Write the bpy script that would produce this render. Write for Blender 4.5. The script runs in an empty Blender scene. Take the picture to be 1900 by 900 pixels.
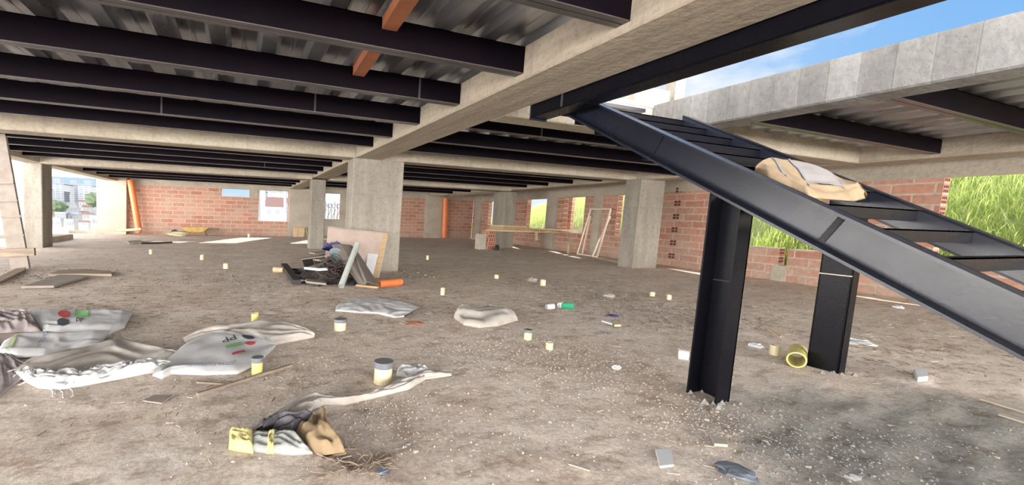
import bpy, math, random
from mathutils import Vector, Matrix, noise
C = bpy.context.scene.collection
rnd = random.Random(7)
PI = math.pi

# ------------------------------------------------------------------ camera
F = 790.558; CX = 760.0; CY = 478.0; H = 1.5          # focal length and centre for the 1900 x 900 frame
R = Matrix(((0.9312041034861805, 0.006453889826141854, -0.3644410308357322),
            (-0.36316326437885926, 0.10192001290632502, -0.926134306877175),
            (0.03116666578557668, 0.9947716613752559, 0.09725214994293752)))
cam = bpy.data.cameras.new('camera'); co = bpy.data.objects.new('camera', cam); C.objects.link(co)
cam.sensor_width = 36; cam.sensor_fit = 'HORIZONTAL'
cam.lens = 36 * F / 1900; cam.shift_x = (950 - CX) / 1900; cam.shift_y = (CY - 450) / 1900
cam.clip_start = 0.05; cam.clip_end = 2000
co.matrix_world = Matrix.Translation((0, 0, H)) @ R.to_4x4()
bpy.context.scene.camera = co
vs = bpy.context.scene.view_settings
vs.view_transform = 'Standard'; vs.look = 'None'; vs.gamma = 1; vs.use_curve_mapping = False
vs.exposure = 0.98

# ------------------------------------------------------------------ sky and sun
wd = bpy.data.worlds.new('sky'); bpy.context.scene.world = wd; wd.use_nodes = True
nt = wd.node_tree; nt.nodes.clear()
def N(t, **k):
    n = nt.nodes.new(t)
    for a, b in k.items(): setattr(n, a, b)
    return n
def mth(op, a, b=None, c=None, clamp=False):
    n = N('ShaderNodeMath', operation=op); n.use_clamp = clamp
    for i, v in enumerate((a, b, c)):
        if v is None: continue
        if isinstance(v, (int, float)): n.inputs[i].default_value = v
        else: nt.links.new(v, n.inputs[i])
    return n.outputs[0]
tc = N('ShaderNodeTexCoord'); sx = N('ShaderNodeSeparateXYZ'); nt.links.new(tc.outputs['Generated'], sx.inputs[0])
X, Y, Z = sx.outputs
no = N('ShaderNodeTexNoise'); no.inputs['Scale'].default_value = 3.2; no.inputs['Detail'].default_value = 8; no.inputs['Roughness'].default_value = 0.55
mp = N('ShaderNodeMapping'); mp.inputs['Scale'].default_value = (1, 1, 2.6); mp.inputs['Location'].default_value = (0.35, 0.2, 0.1)
nt.links.new(tc.outputs['Generated'], mp.inputs[0]); nt.links.new(mp.outputs[0], no.inputs['Vector'])
cl = N('ShaderNodeValToRGB'); cl.color_ramp.elements[0].position = 0.50; cl.color_ramp.elements[1].position = 0.64
nt.links.new(no.outputs['Fac'], cl.inputs[0])
g = N('ShaderNodeValToRGB'); nt.links.new(Z, g.inputs[0])
e = g.color_ramp.elements; e[0].position = 0.0; e[0].color = (0.33, 0.43, 0.49, 1); e[1].position = 0.6; e[1].color = (0.06, 0.17, 0.40, 1)
e2 = g.color_ramp.elements.new(0.22); e2.color = (0.13, 0.28, 0.49, 1)
mx = N('ShaderNodeMix', data_type='RGBA'); nt.links.new(cl.outputs[0], mx.inputs[0]); nt.links.new(g.outputs[0], mx.inputs[6]); mx.inputs[7].default_value = (0.46, 0.48, 0.50, 1)
# unseen sky brightened as fill behind the viewer and overhead, thin glare round the sun
back = mth('MULTIPLY_ADD', Y, -0.80, mth('MULTIPLY', Z, 0.15))
back = mth('ADD', back, mth('MULTIPLY', X, -0.60))
mr = N('ShaderNodeMapRange', interpolation_type='SMOOTHSTEP'); nt.links.new(back, mr.inputs[0]); mr.inputs[1].default_value = -0.12; mr.inputs[2].default_value = 0.35; mr.inputs[3].default_value = 0; mr.inputs[4].default_value = 1
vm = N('ShaderNodeVectorMath', operation='DOT_PRODUCT'); nt.links.new(tc.outputs['Generated'], vm.inputs[0]); vm.inputs[1].default_value = Vector((0.50, 0.80, 0.33)).normalized()
gl = mth('POWER', mth('MAXIMUM', vm.outputs['Value'], 0.0), 14.0)
mx2 = N('ShaderNodeMix', data_type='RGBA'); nt.links.new(mr.outputs[0], mx2.inputs[0]); nt.links.new(mx.outputs[2], mx2.inputs[6]); bank = N('ShaderNodeValToRGB'); nt.links.new(Z, bank.inputs[0]); be = bank.color_ramp.elements
be[0].position = 0.08; be[0].color = (1, 0.955, 0.91, 1); be[1].position = 0.33; be[1].color = (0.11, 0.11, 0.112, 1)
sc_ = N('ShaderNodeVectorMath', operation='SCALE'); nt.links.new(bank.outputs[0], sc_.inputs[0]); mrx = N('ShaderNodeMapRange', interpolation_type='SMOOTHSTEP'); nt.links.new(X, mrx.inputs[0]); mrx.inputs[1].default_value = 0.0; mrx.inputs[2].default_value = -0.8; mrx.inputs[3].default_value = 15.0; mrx.inputs[4].default_value = 9.0
nt.links.new(mrx.outputs[0], sc_.inputs['Scale'])
nt.links.new(sc_.outputs[0], mx2.inputs[7])
mx3 = N('ShaderNodeMix', data_type='RGBA'); nt.links.new(gl, mx3.inputs[0]); nt.links.new(mx2.outputs[2], mx3.inputs[6]); mx3.inputs[7].default_value = (0.50, 0.52, 0.53, 1)
bg = N('ShaderNodeBackground'); bg.inputs['Strength'].default_value = 1.0
wo = N('ShaderNodeOutputWorld'); nt.links.new(mx3.outputs[2], bg.inputs[0]); nt.links.new(bg.outputs[0], wo.inputs[0])
sd = Vector((0.367, 0.865, 0.342)).normalized()
sl = bpy.data.lights.new('sun', 'SUN'); sl.energy = 6.0; sl.angle = math.radians(0.6); sl.color = (1.0, 0.95, 0.86)
so = bpy.data.objects.new('sun', sl); C.objects.link(so); so.location = (0, 0, 30)
so.rotation_euler = (-sd).to_track_quat('-Z', 'Y').to_euler()

# ------------------------------------------------------------------ helpers
LEAN = 0.03147
def W(p):                                   # uprights of the building lean 1.8 degrees
    return Vector((p[0] + LEAN * p[2], p[1], p[2]))
def ray(px, py):
    return R @ Vector((px - CX, -(py - CY), -F))
EYE = Vector((0, 0, H))
def U(p): return Vector((p[0] - LEAN * p[2], p[1], p[2]))
def pl(px, py, nrm, d):                     # point of the sight line on the plane nrm . q = d (building coordinates)
    e = U(EYE); r = U(ray(px, py)); n = Vector(nrm)
    return e + r * ((d - n.dot(e)) / n.dot(r))
def fl(px, py, z=0.0): return pl(px, py, (0, 0, 1), z)
def onb(px, py, b): return pl(px, py, (0, 1, 0), b)
def ona(px, py, a): return pl(px, py, (1, 0, 0), a)
WS, W0 = 0.09, 13.4                         # right wall: a = 13.4 + 0.09 b
def onw(px, py): return pl(px, py, (1, -WS, 0), W0)

def tag(o, label=None, cat=None, group=None, kind=None):
    if label: o['label'] = label
    if cat: o['category'] = cat
    if group: o['group'] = group
    if kind: o['kind'] = kind
    return o
def thing(name, label, cat, loc, group=None):
    o = bpy.data.objects.new(name, None); C.objects.link(o); o.location = W(loc); o.empty_display_size = 0.1
    return tag(o, label, cat, group)
def mk(name, verts, faces, mat, parent=None, smooth=False, origin=None, lean=True, bevel=0):
    """links ONE mesh object; verts in building coordinates"""
    vv = [W(v) if lean else Vector(v) for v in verts]
    if parent is not None: org = parent.matrix_world.translation.copy() if parent.get('_w') is None else Vector(parent['_w'])
    elif origin is not None: org = Vector(origin)
    else:
        xs = [v.x for v in vv]; ys = [v.y for v in vv]; zs = [v.z for v in vv]
        org = Vector(((min(xs) + max(xs)) / 2, (min(ys) + max(ys)) / 2, min(zs)))
    me = bpy.data.meshes.new(name); me.from_pydata([v - org for v in vv], [], faces); me.update()
    if isinstance(mat, (list, tuple)):
        for m in mat: me.materials.append(m)
    else: me.materials.append(mat)
    o = bpy.data.objects.new(name, me); C.objects.link(o); o['_w'] = list(org)
    if parent is not None: o.parent = parent
    else: o.location = org
    if smooth:
        for p in me.polygons: p.use_smooth = True
    if bevel:
        b = o.modifiers.new('bevel', 'BEVEL'); b.width = bevel; b.segments = 1; b.limit_method = 'ANGLE'
    return o
def empty_w(o):                              # remember where an Empty stands
    o['_w'] = list(o.location); return o
_th = thing
def thing(*a, **k): return empty_w(_th(*a, **k))

class MB:
    def __init__(s): s.v = []; s.f = []
    def box(s, x0, x1, y0, y1, z0, z1):
        n = len(s.v)
        s.v += [(x0,y0,z0),(x1,y0,z0),(x1,y1,z0),(x0,y1,z0),(x0,y0,z1),(x1,y0,z1),(x1,y1,z1),(x0,y1,z1)]
        s.f += [(n,n+3,n+2,n+1),(n+4,n+5,n+6,n+7),(n,n+1,n+5,n+4),(n+1,n+2,n+6,n+5),(n+2,n+3,n+7,n+6),(n+3,n,n+4,n+7)]
        return s
    def hexa(s, pts):                        # 8 points: bottom ring then top ring
        n = len(s.v); s.v += [tuple(p) for p in pts]
        s.f += [(n,n+3,n+2,n+1),(n+4,n+5,n+6,n+7),(n,n+1,n+5,n+4),(n+1,n+2,n+6,n+5),(n+2,n+3,n+7,n+6),(n+3,n,n+4,n+7)]
        return s
    def bar(s, p0, p1, w, h, up=(0,0,1)):    # rectangular bar from p0 to p1; w sideways, h along up
        p0 = Vector(p0); p1 = Vector(p1); d = (p1 - p0).normalized(); u = Vector(up)
        sd_ = d.cross(u)
        if sd_.length < 1e-4: sd_ = d.cross(Vector((1,0,0)))
        sd_.normalize(); u = sd_.cross(d).normalized()
        q = [-sd_*w/2 - u*h/2, sd_*w/2 - u*h/2, sd_*w/2 + u*h/2, -sd_*w/2 + u*h/2]
        n = len(s.v); s.v += [tuple(p0 + a) for a in q] + [tuple(p1 + a) for a in q]
        s.f += [(n,n+1,n+2,n+3),(n+7,n+6,n+5,n+4),(n,n+4,n+5,n+1),(n+1,n+5,n+6,n+2),(n+2,n+6,n+7,n+3),(n+3,n+7,n+4,n)]
        return s
    def prism(s, poly, f):                   # poly: 2D outline; f(u,v,t) -> 3D for t = 0, 1
        n = len(s.v); k = len(poly)
        s.v += [tuple(f(u, v, 0)) for u, v in poly] + [tuple(f(u, v, 1)) for u, v in poly]
        s.f += [tuple(range(n, n + k)), tuple(range(n + 2*k - 1, n + k - 1, -1))]
        for i in range(k):
            j = (i + 1) % k; s.f.append((n + j, n + i, n + k + i, n + k + j))
        return s
    def tube(s, pts, r, seg=10, caps=True, inner=None):
        pts = [Vector(p) for p in pts]; rings = []
        rr = r if isinstance(r, (list, tuple)) else [r] * len(pts)
        def ring(rad):
            out = []
            for i, p in enumerate(pts):
                d = (pts[min(i+1, len(pts)-1)] - pts[max(i-1, 0)]).normalized()
                a = Vector((0,0,1)) if abs(d.z) < 0.9 else Vector((1,0,0))
                x = d.cross(a).normalized(); y = x.cross(d)
                n = len(s.v)
                for k in range(seg):
                    t = 2*PI*k/seg; s.v.append(tuple(p + (x*math.cos(t) + y*math.sin(t)) * rad[i]))
                out.append(n)
            return out
        A = ring(rr)
        for a, b in zip(A, A[1:]):
            for k in range(seg): s.f.append((a+k, a+(k+1)%seg, b+(k+1)%seg, b+k))
        if inner:
            B = ring([q * inner for q in rr])
            for a, b in zip(B, B[1:]):
                for k in range(seg): s.f.append((b+k, b+(k+1)%seg, a+(k+1)%seg, a+k))
            for i in (0, -1):
                for k in range(seg):
                    q = (A[i]+k, A[i]+(k+1)%seg, B[i]+(k+1)%seg, B[i]+k); s.f.append(q if i else q[::-1])
        elif caps:
            s.f.append(tuple(A[0]+k for k in range(seg))[::-1]); s.f.append(tuple(A[-1]+k for k in range(seg)))
        return s
    def add(s, verts, faces):
        n = len(s.v); s.v += [tuple(v) for v in verts]; s.f += [tuple(n+i for i in f) for f in faces]; return s
    def build(s, name, mat, parent=None, **k): return mk(name, s.v, s.f, mat, parent, **k)

# ------------------------------------------------------------------ materials
def mat(name, color, rough=0.8, metal=0.0, vary=0.0, vscale=(3,3,3), col2=None, bump=0.0, bscale=30, rvary=0.0, spec=None):
    m = bpy.data.materials.new(name); m.use_nodes = True; t = m.node_tree; b = t.nodes['Principled BSDF']
    b.inputs['Base Color'].default_value = (*color, 1); b.inputs['Roughness'].default_value = rough; b.inputs['Metallic'].default_value = metal
    if spec is not None: b.inputs['Specular IOR Level'].default_value = spec
    tcn = t.nodes.new('ShaderNodeTexCoord')
    if col2 is not None or vary:
        mpn = t.nodes.new('ShaderNodeMapping'); mpn.inputs['Scale'].default_value = vscale
        n = t.nodes.new('ShaderNodeTexNoise'); n.inputs['Scale'].default_value = 1; n.inputs['Detail'].default_value = 7; n.inputs['Roughness'].default_value = 0.62
        r = t.nodes.new('ShaderNodeValToRGB'); r.color_ramp.elements[0].position = 0.32; r.color_ramp.elements[1].position = 0.68
        c2 = col2 or tuple(c * (1 - vary) for c in color)
        r.color_ramp.elements[0].color = (*c2, 1); r.color_ramp.elements[1].color = (*color, 1)
        t.links.new(tcn.outputs['Object'], mpn.inputs[0]); t.links.new(mpn.outputs[0], n.inputs['Vector']); t.links.new(n.outputs['Fac'], r.inputs[0]); t.links.new(r.outputs[0], b.inputs['Base Color'])
        if rvary:
            mm = t.nodes.new('ShaderNodeMapRange'); mm.inputs[3].default_value = rough - rvary; mm.inputs[4].default_value = rough + rvary
            t.links.new(n.outputs['Fac'], mm.inputs[0]); t.links.new(mm.outputs[0], b.inputs['Roughness'])
    if bump:
        n2 = t.nodes.new('ShaderNodeTexNoise'); n2.inputs['Scale'].default_value = bscale; n2.inputs['Detail'].default_value = 6
        bp = t.nodes.new('ShaderNodeBump'); bp.inputs['Strength'].default_value = bump; bp.inputs['Distance'].default_value = 0.02
        t.links.new(tcn.outputs['Object'], n2.inputs['Vector']); t.links.new(n2.outputs['Fac'], bp.inputs['Height']); t.links.new(bp.outputs[0], b.inputs['Normal'])
    return m
def concrete(name, light, dark, stretch=(1.5,1.5,1.5), board=None, pits=True):
    """cast concrete: large stains, fine grain, board marks along one axis, small pits"""
    m = bpy.data.materials.new(name); m.use_nodes = True; t = m.node_tree; L = t.links; b = t.nodes['Principled BSDF']; b.inputs['Roughness'].default_value = 0.9
    b.inputs['Specular IOR Level'].default_value = 0.2
    tcn = t.nodes.new('ShaderNodeTexCoord')
    def nz(sc, det, ro=0.6):
        mp_ = t.nodes.new('ShaderNodeMapping'); mp_.inputs['Scale'].default_value = sc; L.new(tcn.outputs['Object'], mp_.inputs[0])
        n = t.nodes.new('ShaderNodeTexNoise'); n.inputs['Scale'].default_value = 1; n.inputs['Detail'].default_value = det; n.inputs['Roughness'].default_value = ro; L.new(mp_.outputs[0], n.inputs['Vector']); return n.outputs['Fac']
    r = t.nodes.new('ShaderNodeValToRGB'); r.color_ramp.elements[0].position = 0.33; r.color_ramp.elements[1].position = 0.62
    r.color_ramp.elements[0].color = (*dark, 1); r.color_ramp.elements[1].color = (*light, 1); L.new(nz(stretch, 8), r.inputs[0])
    col = r.outputs[0]
    fine = nz((14,14,14), 6)
    h = fine
    mxx = t.nodes.new('ShaderNodeMix'); mxx.data_type = 'RGBA'; mxx.blend_type = 'MULTIPLY'; mxx.inputs[0].default_value = 0.5
    rr = t.nodes.new('ShaderNodeValToRGB'); rr.color_ramp.elements[0].position = 0.3; rr.color_ramp.elements[0].color = (0.62,0.6,0.57,1); rr.color_ramp.elements[1].position = 0.55; L.new(fine, rr.inputs[0])
    L.new(col, mxx.inputs[6]); L.new(rr.outputs[0], mxx.inputs[7]); col = mxx.outputs[2]
    if board:
        ax, step, amt = board
        s = t.nodes.new('ShaderNodeSeparateXYZ'); L.new(tcn.outputs['Object'], s.inputs[0])
        a = t.nodes.new('ShaderNodeMath'); a.operation = 'MULTIPLY'; a.inputs[1].default_value = 1/step; L.new(s.outputs[ax], a.inputs[0])
        fr = t.nodes.new('ShaderNodeMath'); fr.operation = 'FRACT'; L.new(a.outputs[0], fr.inputs[0])
        ff = t.nodes.new('ShaderNodeMath'); ff.operation = 'FLOOR'; L.new(a.outputs[0], ff.inputs[0])
        wn = t.nodes.new('ShaderNodeTexWhiteNoise'); wn.noise_dimensions = '1D'; L.new(ff.outputs[0], wn.inputs['W'])
        lr = t.nodes.new('ShaderNodeMapRange'); lr.inputs[1].default_value = 0.0; lr.inputs[2].default_value = 0.07; lr.inputs[3].default_value = 1 - amt*0.9; lr.inputs[4].default_value = 1; L.new(fr.outputs[0], lr.inputs[0])
        br = t.nodes.new('ShaderNodeMapRange'); br.inputs[3].default_value = 1 - amt*0.5; br.inputs[4].default_value = 1.0; L.new(wn.outputs['Value'], br.inputs[0])
        mu = t.nodes.new('ShaderNodeMath'); mu.operation = 'MULTIPLY'; L.new(lr.outputs[0], mu.inputs[0]); L.new(br.outputs[0], mu.inputs[1])
        m2 = t.nodes.new('ShaderNodeMix'); m2.data_type = 'RGBA'; m2.blend_type = 'MULTIPLY'; m2.inputs[0].default_value = 1; L.new(col, m2.inputs[6]); L.new(mu.outputs[0], m2.inputs[7]); col = m2.outputs[2]
        ad = t.nodes.new('ShaderNodeMath'); ad.operation = 'MULTIPLY_ADD'; L.new(mu.outputs[0], ad.inputs[0]); ad.inputs[1].default_value = 1.2; L.new(h, ad.inputs[2]); h = ad.outputs[0]
    if pits:
        vo = t.nodes.new('ShaderNodeTexVoronoi'); vo.inputs['Scale'].default_value = 9; L.new(tcn.outputs['Object'], vo.inputs['Vector'])
        pr = t.nodes.new('ShaderNodeMapRange'); pr.inputs[1].default_value = 0.05; pr.inputs[2].default_value = 0.11; pr.inputs[3].default_value = 0.6; pr.inputs[4].default_value = 1; L.new(vo.outputs['Distance'], pr.inputs[0])
        m3 = t.nodes.new('ShaderNodeMix'); m3.data_type = 'RGBA'; m3.blend_type = 'MULTIPLY'; m3.inputs[0].default_value = 0.8; L.new(col, m3.inputs[6]); L.new(pr.outputs[0], m3.inputs[7]); col = m3.outputs[2]
    bp = t.nodes.new('ShaderNodeBump'); bp.inputs['Strength'].default_value = 0.5; bp.inputs['Distance'].default_value = 0.03
    L.new(h, bp.inputs['Height']); L.new(bp.outputs[0], b.inputs['Normal']); L.new(col, b.inputs['Base Color'])
    return m
def brick(name, axis, c1=(0.40,0.17,0.12), c2=(0.54,0.29,0.21), mortar=(0.52,0.42,0.34), bw=0.62, rh=0.235, smear=0.5):
    m = bpy.data.materials.new(name); m.use_nodes = True; t = m.node_tree; L = t.links; b = t.nodes['Principled BSDF']; b.inputs['Roughness'].default_value = 0.92
    b.inputs['Specular IOR Level'].default_value = 0.2
    tcn = t.nodes.new('ShaderNodeTexCoord'); s = t.nodes.new('ShaderNodeSeparateXYZ'); L.new(tcn.outputs['Object'], s.inputs[0])
    c = t.nodes.new('ShaderNodeCombineXYZ'); L.new(s.outputs[axis], c.inputs[0]); L.new(s.outputs[2], c.inputs[1])
    dn = t.nodes.new('ShaderNodeTexNoise'); dn.inputs['Scale'].default_value = 3; dn.inputs['Detail'].default_value = 4; L.new(tcn.outputs['Object'], dn.inputs['Vector'])
    vm_ = t.nodes.new('ShaderNodeVectorMath'); vm_.operation = 'MULTIPLY_ADD'; L.new(dn.outputs['Color'], vm_.inputs[0]); vm_.inputs[1].default_value = (0.05,0.05,0); L.new(c.outputs[0], vm_.inputs[2])
    bt = t.nodes.new('ShaderNodeTexBrick'); L.new(vm_.outputs[0], bt.inputs['Vector'])
    bt.inputs['Scale'].default_value = 1; bt.inputs['Brick Width'].default_value = bw; bt.inputs['Row Height'].default_value = rh; bt.inputs['Mortar Size'].default_value = 0.026; bt.inputs['Mortar Smooth'].default_value = 0.3; bt.inputs['Bias'].default_value = 0
    bt.inputs['Color1'].default_value = (*c1,1); bt.inputs['Color2'].default_value = (*c2,1); bt.inputs['Mortar'].default_value = (*mortar,1)
    n = t.nodes.new('ShaderNodeTexNoise'); n.inputs['Scale'].default_value = 1.3; n.inputs['Detail'].default_value = 9; n.inputs['Roughness'].default_value = 0.7; L.new(tcn.outputs['Object'], n.inputs['Vector'])
    r = t.nodes.new('ShaderNodeMapRange'); r.inputs[1].default_value = 0.44; r.inputs[2].default_value = 0.72; r.inputs[3].default_value = 0.0; r.inputs[4].default_value = smear + 0.25; L.new(n.outputs['Fac'], r.inputs[0])
    # cement wash near the foot of the wall
    z = t.nodes.new('ShaderNodeMapRange'); z.inputs[1].default_value = 0.15; z.inputs[2].default_value = 0.75; z.inputs[3].default_value = 0.75; z.inputs[4].default_value = 0.0; L.new(s.outputs[2], z.inputs[0])
    zn = t.nodes.new('ShaderNodeMath'); zn.operation = 'MULTIPLY'; L.new(z.outputs[0], zn.inputs[0]); L.new(n.outputs['Fac'], zn.inputs[1])
    mxm = t.nodes.new('ShaderNodeMath'); mxm.operation = 'ADD'; mxm.use_clamp = True; L.new(r.outputs[0], mxm.inputs[0]); L.new(zn.outputs[0], mxm.inputs[1])
    mi = t.nodes.new('ShaderNodeMix'); mi.data_type = 'RGBA'; L.new(mxm.outputs[0], mi.inputs[0]); L.new(bt.outputs['Color'], mi.inputs[6]); mi.inputs[7].default_value = (0.44,0.37,0.30,1)
    f2 = t.nodes.new('ShaderNodeTexNoise'); f2.inputs['Scale'].default_value = 11; f2.inputs['Detail'].default_value = 5; L.new(tcn.outputs['Object'], f2.inputs['Vector'])
    f3 = t.nodes.new('ShaderNodeMapRange'); f3.inputs[3].default_value = 0.7; f3.inputs[4].default_value = 1.3; L.new(f2.outputs['Fac'], f3.inputs[0])
    mu = t.nodes.new('ShaderNodeMix'); mu.data_type = 'RGBA'; mu.blend_type = 'MULTIPLY'; mu.inputs[0].default_value = 1; L.new(mi.outputs[2], mu.inputs[6]); L.new(f3.outputs[0], mu.inputs[7])
    bp = t.nodes.new('ShaderNodeBump'); bp.inputs['Strength'].default_value = 0.6; bp.inputs['Distance'].default_value = 0.012; bp.invert = True
    L.new(bt.outputs['Fac'], bp.inputs['Height']); L.new(bp.outputs[0], b.inputs['Normal']); L.new(mu.outputs[2], b.inputs['Base Color'])
    return m

CON   = concrete('concrete_beam_side', (0.476,0.416,0.332), (0.340,0.289,0.230), (5.0,0.45,5.0), board=(1, 1.27, 0.12))
CONX  = concrete('concrete_cross_beam', (0.476,0.425,0.340), (0.357,0.306,0.238), (0.7,0.7,2.5), board=(0, 1.9, 0.12))
CONC  = concrete('concrete_column', (0.359,0.328,0.281), (0.250,0.226,0.195), (2.4,2.4,0.6), board=(2, 1.0, 0.10))
CONR  = concrete('concrete_board_marked', (0.288,0.281,0.270), (0.209,0.202,0.191), (1.5,3.0,0.6), board=(1, 0.27, 0.42))
CONP  = concrete('concrete_pale', (0.493,0.451,0.374), (0.391,0.348,0.289), (0.8,0.8,1.2))
BRX   = brick('brick_back', 0)
BRY   = brick('brick_right', 1, bw=0.70)
STEEL = mat('black_painted_steel', (0.0030,0.0022,0.0050), rough=0.5, col2=(0.006,0.003,0.005), vscale=(2,8,8), rvary=0.1, spec=0.05)
STEELB= mat('black_primed_steel', (0.010,0.012,0.022), rough=0.27, col2=(0.013,0.015,0.026), vscale=(2,2,2), rvary=0.08, spec=0.55, bump=0.02, bscale=40)
STEELP= mat('black_post_steel', (0.004,0.004,0.007), rough=0.28, col2=(0.006,0.006,0.009), vscale=(2,2,2), rvary=0.08, spec=0.14, bump=0.05, bscale=60)
WELD  = mat('weld_bead', (0.05,0.05,0.055), rough=0.5, bump=0.8, bscale=120)
DECK  = mat('galvanised_deck', (0.62,0.66,0.70), rough=0.30, metal=0.85, col2=(0.30,0.29,0.30), vscale=(2.2,0.45,1.2), rvary=0.14, bump=0.05, bscale=12)
SLAB  = mat('slab_top', (0.5,0.47,0.42), rough=0.9)
CREAM = mat('cream_pvc', (0.72,0.64,0.42), rough=0.4, vary=0.25, vscale=(8,8,8))
YEL   = mat('yellow_pvc', (0.70,0.62,0.22), rough=0.4, vary=0.2, vscale=(8,8,8))
CAP   = mat('grey_tape_cap', (0.17,0.18,0.20), rough=0.45, vary=0.3, vscale=(20,20,20))
ORNG  = mat('orange_pvc', (0.80,0.22,0.07), rough=0.4, vary=0.2, vscale=(3,3,3))
ORWD  = mat('orange_batten', (0.42,0.15,0.07), rough=0.7, vary=0.3, vscale=(4,4,4))
SACK  = mat('white_woven_sack', (0.62,0.63,0.64), rough=0.6, col2=(0.50,0.50,0.50), vscale=(5,5,5), bump=0.12, bscale=16)
SACKD = mat('dirty_woven_sack', (0.52,0.49,0.45), rough=0.75, col2=(0.36,0.32,0.28), vscale=(6,6,6), bump=0.15, bscale=16)
SACKG = mat('grey_paper_sack', (0.38,0.33,0.32), rough=0.7, col2=(0.16,0.13,0.14), vscale=(4,4,4), bump=0.4, bscale=18)
PBAG  = mat('brown_paper_bag', (0.31,0.225,0.13), rough=0.85, col2=(0.22,0.155,0.09), vscale=(6,6,6), bump=0.3, bscale=20)
YCLO  = mat('yellow_cloth', (0.60,0.54,0.24), rough=0.8, col2=(0.40,0.36,0.16), vscale=(9,9,9), bump=0.4, bscale=25)
GCLO  = mat('grey_green_plastic', (0.38,0.40,0.38), rough=0.6, col2=(0.24,0.25,0.24), vscale=(7,3,7), bump=0.4, bscale=25)
DCLO  = mat('dark_plastic', (0.06,0.055,0.065), rough=0.5, vary=0.5, vscale=(8,8,8), bump=0.3, bscale=25)
RED   = mat('red_print', (0.55,0.07,0.07), rough=0.6)
INK   = mat('dark_print', (0.04,0.05,0.06), rough=0.6)
BLUEI = mat('blue_print', (0.20,0.27,0.42), rough=0.6)
GRN   = mat('green_print', (0.22,0.55,0.20), rough=0.6)
PLY   = mat('plywood_face', (0.52,0.42,0.36), rough=0.75, col2=(0.40,0.31,0.27), vscale=(2,2,2))
PLYE  = mat('plywood_edge', (0.55,0.38,0.20), rough=0.8, vary=0.3, vscale=(3,3,30))
WOOD  = mat('weathered_plank', (0.36,0.29,0.22), rough=0.85, col2=(0.22,0.17,0.13), vscale=(3,12,12), bump=0.3)
WOODY = mat('pale_timber', (0.62,0.48,0.30), rough=0.8, col2=(0.46,0.34,0.21), vscale=(3,10,10))
WOODG = mat('grey_timber', (0.34,0.30,0.26), rough=0.85, col2=(0.25,0.21,0.18), vscale=(4,4,4))
BLKW  = mat('charred_board', (0.028,0.022,0.022), rough=0.6, vary=0.4, vscale=(6,6,6))
FIBRE = mat('fibre_cement', (0.21,0.18,0.16), rough=0.8, vary=0.25, vscale=(2,2,2))
WHITE = mat('white_board', (0.66,0.67,0.69), rough=0.6, vary=0.08)
PIPE  = mat('pale_grey_pipe', (0.46,0.49,0.46), rough=0.4, vary=0.2, vscale=(4,4,2))
WIRE  = mat('rusty_wire', (0.075,0.055,0.045), rough=0.7, vary=0.4, vscale=(20,20,20))
BLUE  = mat('blue_tarpaulin', (0.05,0.06,0.22), rough=0.5, vary=0.4, vscale=(8,8,8))
TEAL  = mat('teal_sack', (0.18,0.24,0.27), rough=0.6, vary=0.4, vscale=(8,8,8))
CLAY  = mat('clay_block', (0.56,0.26,0.18), rough=0.9, vary=0.3, vscale=(6,6,6))
HOLE  = mat('hole_shade', (0.10,0.035,0.025), rough=0.95)  # dark tone painted for the shade inside holes
STONE = mat('pale_rubble', (0.42,0.375,0.33), rough=0.95, col2=(0.34,0.30,0.26), vscale=(9,9,9))
STONG = mat('grey_rubble', (0.29,0.29,0.275), rough=0.95, vary=0.3, vscale=(9,9,9))
STOND = mat('dirt_clods', (0.50,0.43,0.36), rough=0.97, col2=(0.36,0.29,0.24), vscale=(3,3,3))
CHIP  = mat('wood_splinters', (0.24,0.18,0.13), rough=0.9, vary=0.5, vscale=(2,2,2))
STRAW = mat('straw', (0.48,0.41,0.32), rough=0.85)
MGRN  = mat('green_bottle_plastic', (0.03,0.30,0.16), rough=0.15, spec=0.8)
GBAG  = mat('slate_cloth', (0.22,0.25,0.30), rough=0.7, vary=0.4, vscale=(10,10,10), bump=0.3)
RUST  = mat('rebar', (0.22,0.16,0.13), rough=0.7)
TYRE  = mat('rubber', (0.03,0.03,0.03), rough=0.7)
FLANGE= mat('flange_sheen', (0.085,0.075,0.075), rough=0.35, vary=0.4, vscale=(2,10,10), spec=0.5)  # paler tone paints the grazing reflection on the joist undersides
FRAME = mat('cream_frame_paint', (0.74,0.66,0.56), rough=0.5)

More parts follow.
